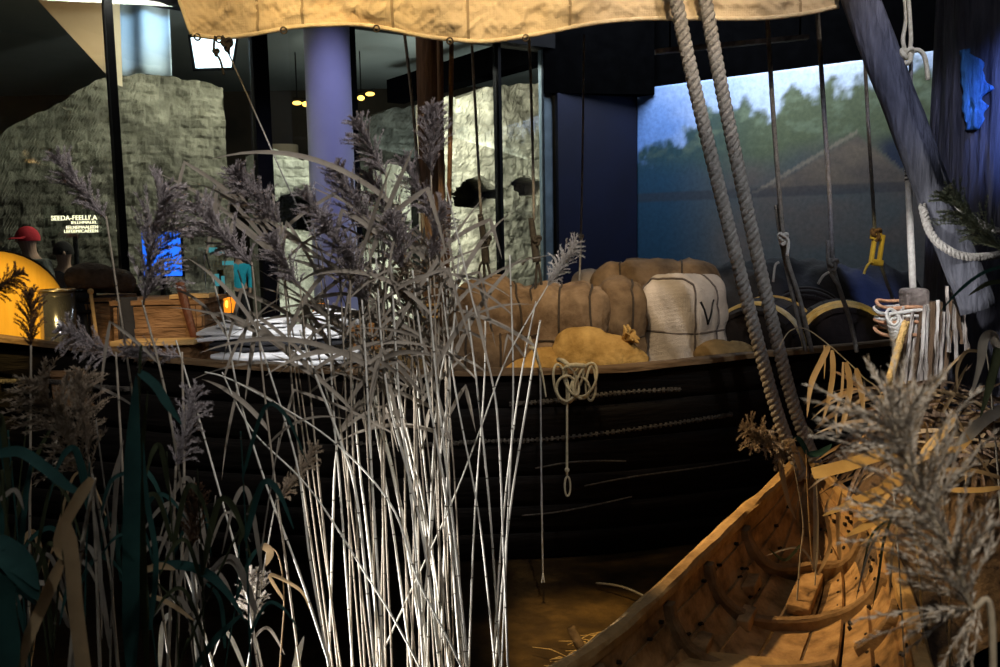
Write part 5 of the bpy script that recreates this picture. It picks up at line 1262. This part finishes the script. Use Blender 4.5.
leafy('tan stalk cluster standing inside the skiff bow',[(815,585,3.4),(818,520,3.4),(816,470,3.4)],[([(815,570,3.4),(816,520,3.4),(814,480,3.4)],.02,'leaf'),([(800,545,3.4),(785,560,3.38),(768,548,3.36)],.012,'leafolive'),([(818,575,3.4),(830,545,3.4),(826,510,3.39),(834,490,3.38)],.014,'leaftan'),([(818,575,3.4),(800,548,3.4),(765,556,3.38)],.008,'leaf'),([(840,560,3.4),(838,520,3.4),(842,490,3.39)],.016,'leaftan')])
# dangling dark leaves over the skiff
leafy('dry plant trailing thin dark leaves over the skiff planks',[(955,668,2.4),(930,560,2.4),(905,505,2.4)],[([(895,510,2.4),(884,540,2.39),(878,580,2.38),(872,610,2.37)],.007,'leafolive'),([(900,515,2.4),(892,555,2.39),(890,600,2.38)],.007,'leaftan'),([(888,520,2.4),(872,535,2.39),(862,570,2.38)],.006,'leafolive'),([(880,530,2.4),(866,560,2.39),(856,600,2.38)],.006,'leaf')],m='leaftan',r=.003)
# brown tangle of dead leaves at the foot of the mooring post: countless
b=MB(); rt_=random.Random(5)
for k in range(230):
    px=rt_.uniform(868,1010); py=rt_.uniform(385,470); Y=rt_.uniform(2.95,3.5); p=P(px,py,Y); d=V((rt_.uniform(-1,1),rt_.uniform(-.5,.5),rt_.uniform(-.25,.35))).normalized(); pts=[p.copy()]
    for i in range(8): d=(d+V((rt_.uniform(-.1,.1),rt_.uniform(-.1,.1),-.09))).normalized(); p=p+d*rt_.uniform(.02,.045); pts.append(p.copy())
    b.ribbon(pts,rt_.uniform(.006,.018),V((rt_.uniform(-.6,.6),-1,rt_.uniform(-.2,.8))).normalized(),m=rt_.choice([0,0,1]))
o=b.build('dead_leaf_tangle',[MT['leafbrown'] if 'leafbrown' in MT else MT['barkd'],MT['leaftan']]); tag(o,'brown tangle of dead leaves at the foot of the mooring post','leaves',kind='stuff')
# mound of earth that carries the tangle
b=MB()
def mound(u,v):
    x=1.15+1.5*u; y=2.9+1.2*v; z=.95*math.sin(PI*min(1,.10+.85*u))**.7*math.sin(PI*(.06+.88*v))**.6-.05+.05*fb((x*3,y*3,0),1.5); 
    return V((x,y,max(-.03,z*sm(.0,.35,u))))
b.grid(mound,50,40); o=b.build('earth_bank',MT['hide']); struct(o)
# straw on the mud by the skiff
b=MB()
for k in range(170):
    p=G(rt_.triangular(520,650,600),rt_.triangular(630,705,680),.012); a=rt_.uniform(-.6,1.0); d=V((math.cos(a),math.sin(a),0)); L=rt_.uniform(.06,.28); q=rt_.uniform(.0,.03)
    b.tube([p+V((0,0,q)),p+d*L*.5+V((0,0,q+.006)),p+d*L+V((0,0,rt_.uniform(0,.02)))],[.002,.0028,.0015],4)
o=b.build('straw_litter',MT['litter']); tag(o,'loose straw scattered on the brown mud beside the skiff','straw',kind='stuff')
b=MB(); a=G(592,690,.0); a=V((a.x,a.y,0)); b.tube([a,a+V((-.03,.02,.14)),a+V((-.075,.03,.23))],[.018,.02,.016],9); o=b.build('wooden_stake',MT['skiffdark'],origin=a); tag(o,'short dark wooden stake in the straw beside the skiff rail','stake')
b=MB(); a=G(596,583,.015); c=G(652,600,.02); b.tube(spline([a,(a+c)/2+V((0,0,.02)),c],6),[.006]*13,6); o=b.build('fallen_twig',MT['stemt'],origin=a); tag(o,'thin fallen twig lying on the mud left of the skiff','twig')

# big blurred foreground plume
YF=.80
fg=empty('reed',V((P(990,700,YF).x,YF,0)),'huge blurred silver brown plume close to us at the lower right','reed')
b=MB(); fgp=spline([V((fg.location.x,YF,0)),P(992,740,YF),P(968,600,YF),P(925,500,YF),P(893,425,YF)],12); b.tube(fgp,[.004*(1-.6*i/len(fgp)) for i in range(len(fgp))],7); b.build('stem',MT['stemt'],fg,origin=fg.location)
rp=random.Random(21); b=MB(); N=len(fgp)
for k in range(150):
    t=.42+.58*((k+rp.random())/150); x=t*(N-1); i=min(int(x),N-2); p=fgp[i].lerp(fgp[i+1],x-i); tg=(fgp[i+1]-fgp[i]).normalized()
    az=rp.uniform(0,2*PI); e1=tg.orthogonal().normalized(); e2=tg.cross(e1); d=(tg*rp.uniform(.9,1.8)+(e1*math.cos(az)+e2*math.sin(az))).normalized(); pts=[p.copy()]
    bl=rp.uniform(.06,.125)*(1.25-.55*t)
    for j in range(14):
        d=(d+V((rp.uniform(-.06,.06),rp.uniform(-.06,.06),-.025))).normalized(); p=p+d*bl/14; pts.append(p.copy())
        for q in range(3):
            f=(V((rp.uniform(-1,1),rp.uniform(-1,1),rp.uniform(-1,1)))*.5+d).normalized(); l=rp.uniform(.006,.013); s_=f.cross(V((rp.uniform(-1,1),rp.uniform(-1,1),rp.uniform(-1,1)))).normalized()*.0008
            b.add([p,p+f*l*.5+s_,p+f*l,p+f*l*.5-s_],[(0,1,2,3)],rp.choice([0,0,1]))
    b.tube(pts,.0006,3,cap=False)
b.build('plume',[MT['plumew'],MT['plumet']],fg,origin=fg.location)

# ---------------------------------------------------------------- lights
def look(o,tgt): o.rotation_euler=(V(tgt)-o.location).to_track_quat('-Z','Y').to_euler()
def spot(name,loc,tgt,power,color,ang=40,blend=.5,size=.05):
    l=bpy.data.lights.new(name,'SPOT'); l.energy=power; l.color=color; l.spot_size=math.radians(ang); l.spot_blend=blend; l.shadow_soft_size=size
    o=bpy.data.objects.new(name,l); COL.objects.link(o); o.location=loc; look(o,tgt); return o
def area(name,loc,tgt,power,color,sx,sy):
    l=bpy.data.lights.new(name,'AREA'); l.energy=power; l.color=color; l.shape='RECTANGLE'; l.size=sx; l.size_y=sy
    o=bpy.data.objects.new(name,l); COL.objects.link(o); o.location=loc; look(o,tgt); return o
WARM=(1,.76,.46); WHITE=(1,.97,.95); BLUE=(.22,.34,1)
spot('cargo_spot',(.15,2.7,3.0),(.42,4.5,1.22),150,WARM,33,.8)
spot('linen_spot',(-1.15,2.7,3.1),(-.98,4.4,1.15),230,(.97,.98,1),15,.4)
spot('barrel_spot',(-1.9,2.6,2.9),(-2.55,4.4,1.33),400,(1,.70,.24),20,.5)
spot('crate_spot',(-1.3,2.7,3.0),(-1.78,4.55,1.2),150,(1,.75,.45),15,.5)
spot('sail_spot',(-1.0,1.55,3.95),(-.95,3.72,2.85),215,(1,.70,.30),34,.5)
spot('sail_spot',(-.3,1.55,3.95),(-.3,3.72,2.85),215,(1,.71,.32),34,.5)
spot('sail_spot_cool',(.4,1.55,3.95),(.4,3.72,2.85),200,(1,.76,.46),34,.5)
spot('sail_spot_cool',(1.05,1.55,3.95),(1.0,3.72,2.85),150,(1,.82,.66),34,.5)
spot('mast_spot',(-1.5,4.3,4.0),(-.3,4.75,2.4),30,(1,.8,.6),24,.6)
spot('skiff_spot',(-.8,3.85,2.75),(1.25,3.2,.4),440,(1,.66,.30),30,.5)
spot('leaf_spot',(-.1,1.1,2.7),(1.0,2.5,1.12),170,(1,.72,.34),14,.5)
spot('mud_spot',(.1,2.6,3.4),(.36,3.62,0),520,(1,.72,.3),17,.9)
spot('reed_spot',(-1.65,2.22,.06),(-.12,2.3,.76),600,WHITE,37,.25,.03)
spot('mooring_spot',(.7,1.6,3.6),(1.63,3.5,1.36),360,WHITE,13,.4)
spot('hoop_spot',(1.0,3.0,2.9),(1.7,4.85,1.3),60,(1,.72,.3),7,.3)
spot('block_spot',(.9,2.8,2.9),(1.79,4.3,1.6),110,(1,.85,.4),5,.3)
spot('post_blue',(2.75,2.0,3.4),(2.26,3.75,2.2),640,BLUE,18,.5)
spot('spar_blue',(.9,1.5,3.6),(1.58,3.55,2.3),190,(.68,.72,1),16,.6)
spot('rope_light',(1.3,1.0,3.6),(.98,3.75,1.9),130,(.92,.95,1),22,.7)
spot('column_blue',(-.6,5.4,4.3),(cx,cy,1.9),160,(.45,.47,1),44,.8)
spot('plume_spot',(.25,.1,2.3),(.42,.8,1.42),45,(1,.9,.76),36,.6)
area('mural_wash',(ma+mdir*1.1+mn*1.1+V((0,0,4.3))),ma+mdir*1.1+V((0,0,2.3)),125,(.8,.9,1),2.6,.3)
spot('navy_blue',(.9,7.3,2.9),(.85,9.5,2.0),1.5,BLUE,50,.6)
spot('ruin_bright',(on_glass(430).x-.2,on_glass(430).y+.35,.55),(on_glass(490)+gn*1.3+V((0,0,2.0))),150,(1,1,.88),110,.8)
area('ruin_bright_top',(on_glass(480).x-.3,on_glass(480).y+.25,3.4),(on_glass(490)+gn*1.2+V((0,0,1.6))),70,(1,1,.86),1.6,.2)
spot('ruin_mid',(on_glass(320).x,on_glass(320).y+.3,.6),(on_glass(330)+gn*1.2+V((0,0,1.9))),60,(1,1,.9),100,.8)
area('ruin_left',(on_glass(120).x+.3,on_glass(120).y+.3,3.5),(on_glass(120)+gn*1.3+V((0,0,1.4))),62,(.95,.96,.8),2.8,.2)
spot('curtain_blue',(P(160,-20,7.7)),P(142,15,8.2),30,(.5,.75,1),70,.6)  # blue lamp added to light the cloth of the reflected curtain
spot('stair_warm',(P(60,70,6.9)),P(75,10,7.5),14,(1,.66,.33),90,.8)
area('outer_ceiling_wash',(-.8,11.2,2.6),(-.6,11.4,3.95),45,(.9,1,.95),2.5,1.2)
spot('left_fill',(-.7,-.3,3.2),(-.75,1.4,1.05),34,(.95,.97,1),34,.6)
area('hall_fill',(0,.6,4.3),(0,3.2,.8),18,(.9,.92,1),3.5,1.5)
spot('reed_fill',(.4,.2,3.5),(-.35,2.2,1.85),200,(1,.96,.96),36,.6)
spot('visitor_spot',(-3.0,10.6,3.6),(-3.3,12.0,1.2),40,(1,.97,.92),50,.6)  # unseen lamp added to light the reflected visitor figure

w=bpy.data.worlds.new('world'); sc.world=w; w.use_nodes=True
w.node_tree.nodes['Background'].inputs[0].default_value=(.25,.3,.4,1); w.node_tree.nodes['Background'].inputs[1].default_value=.01
sc.view_settings.view_transform='Standard'; sc.view_settings.look='None'; sc.view_settings.exposure=0.1; sc.view_settings.gamma=1; sc.view_settings.use_curve_mapping=False
sc.cycles.use_denoising=True
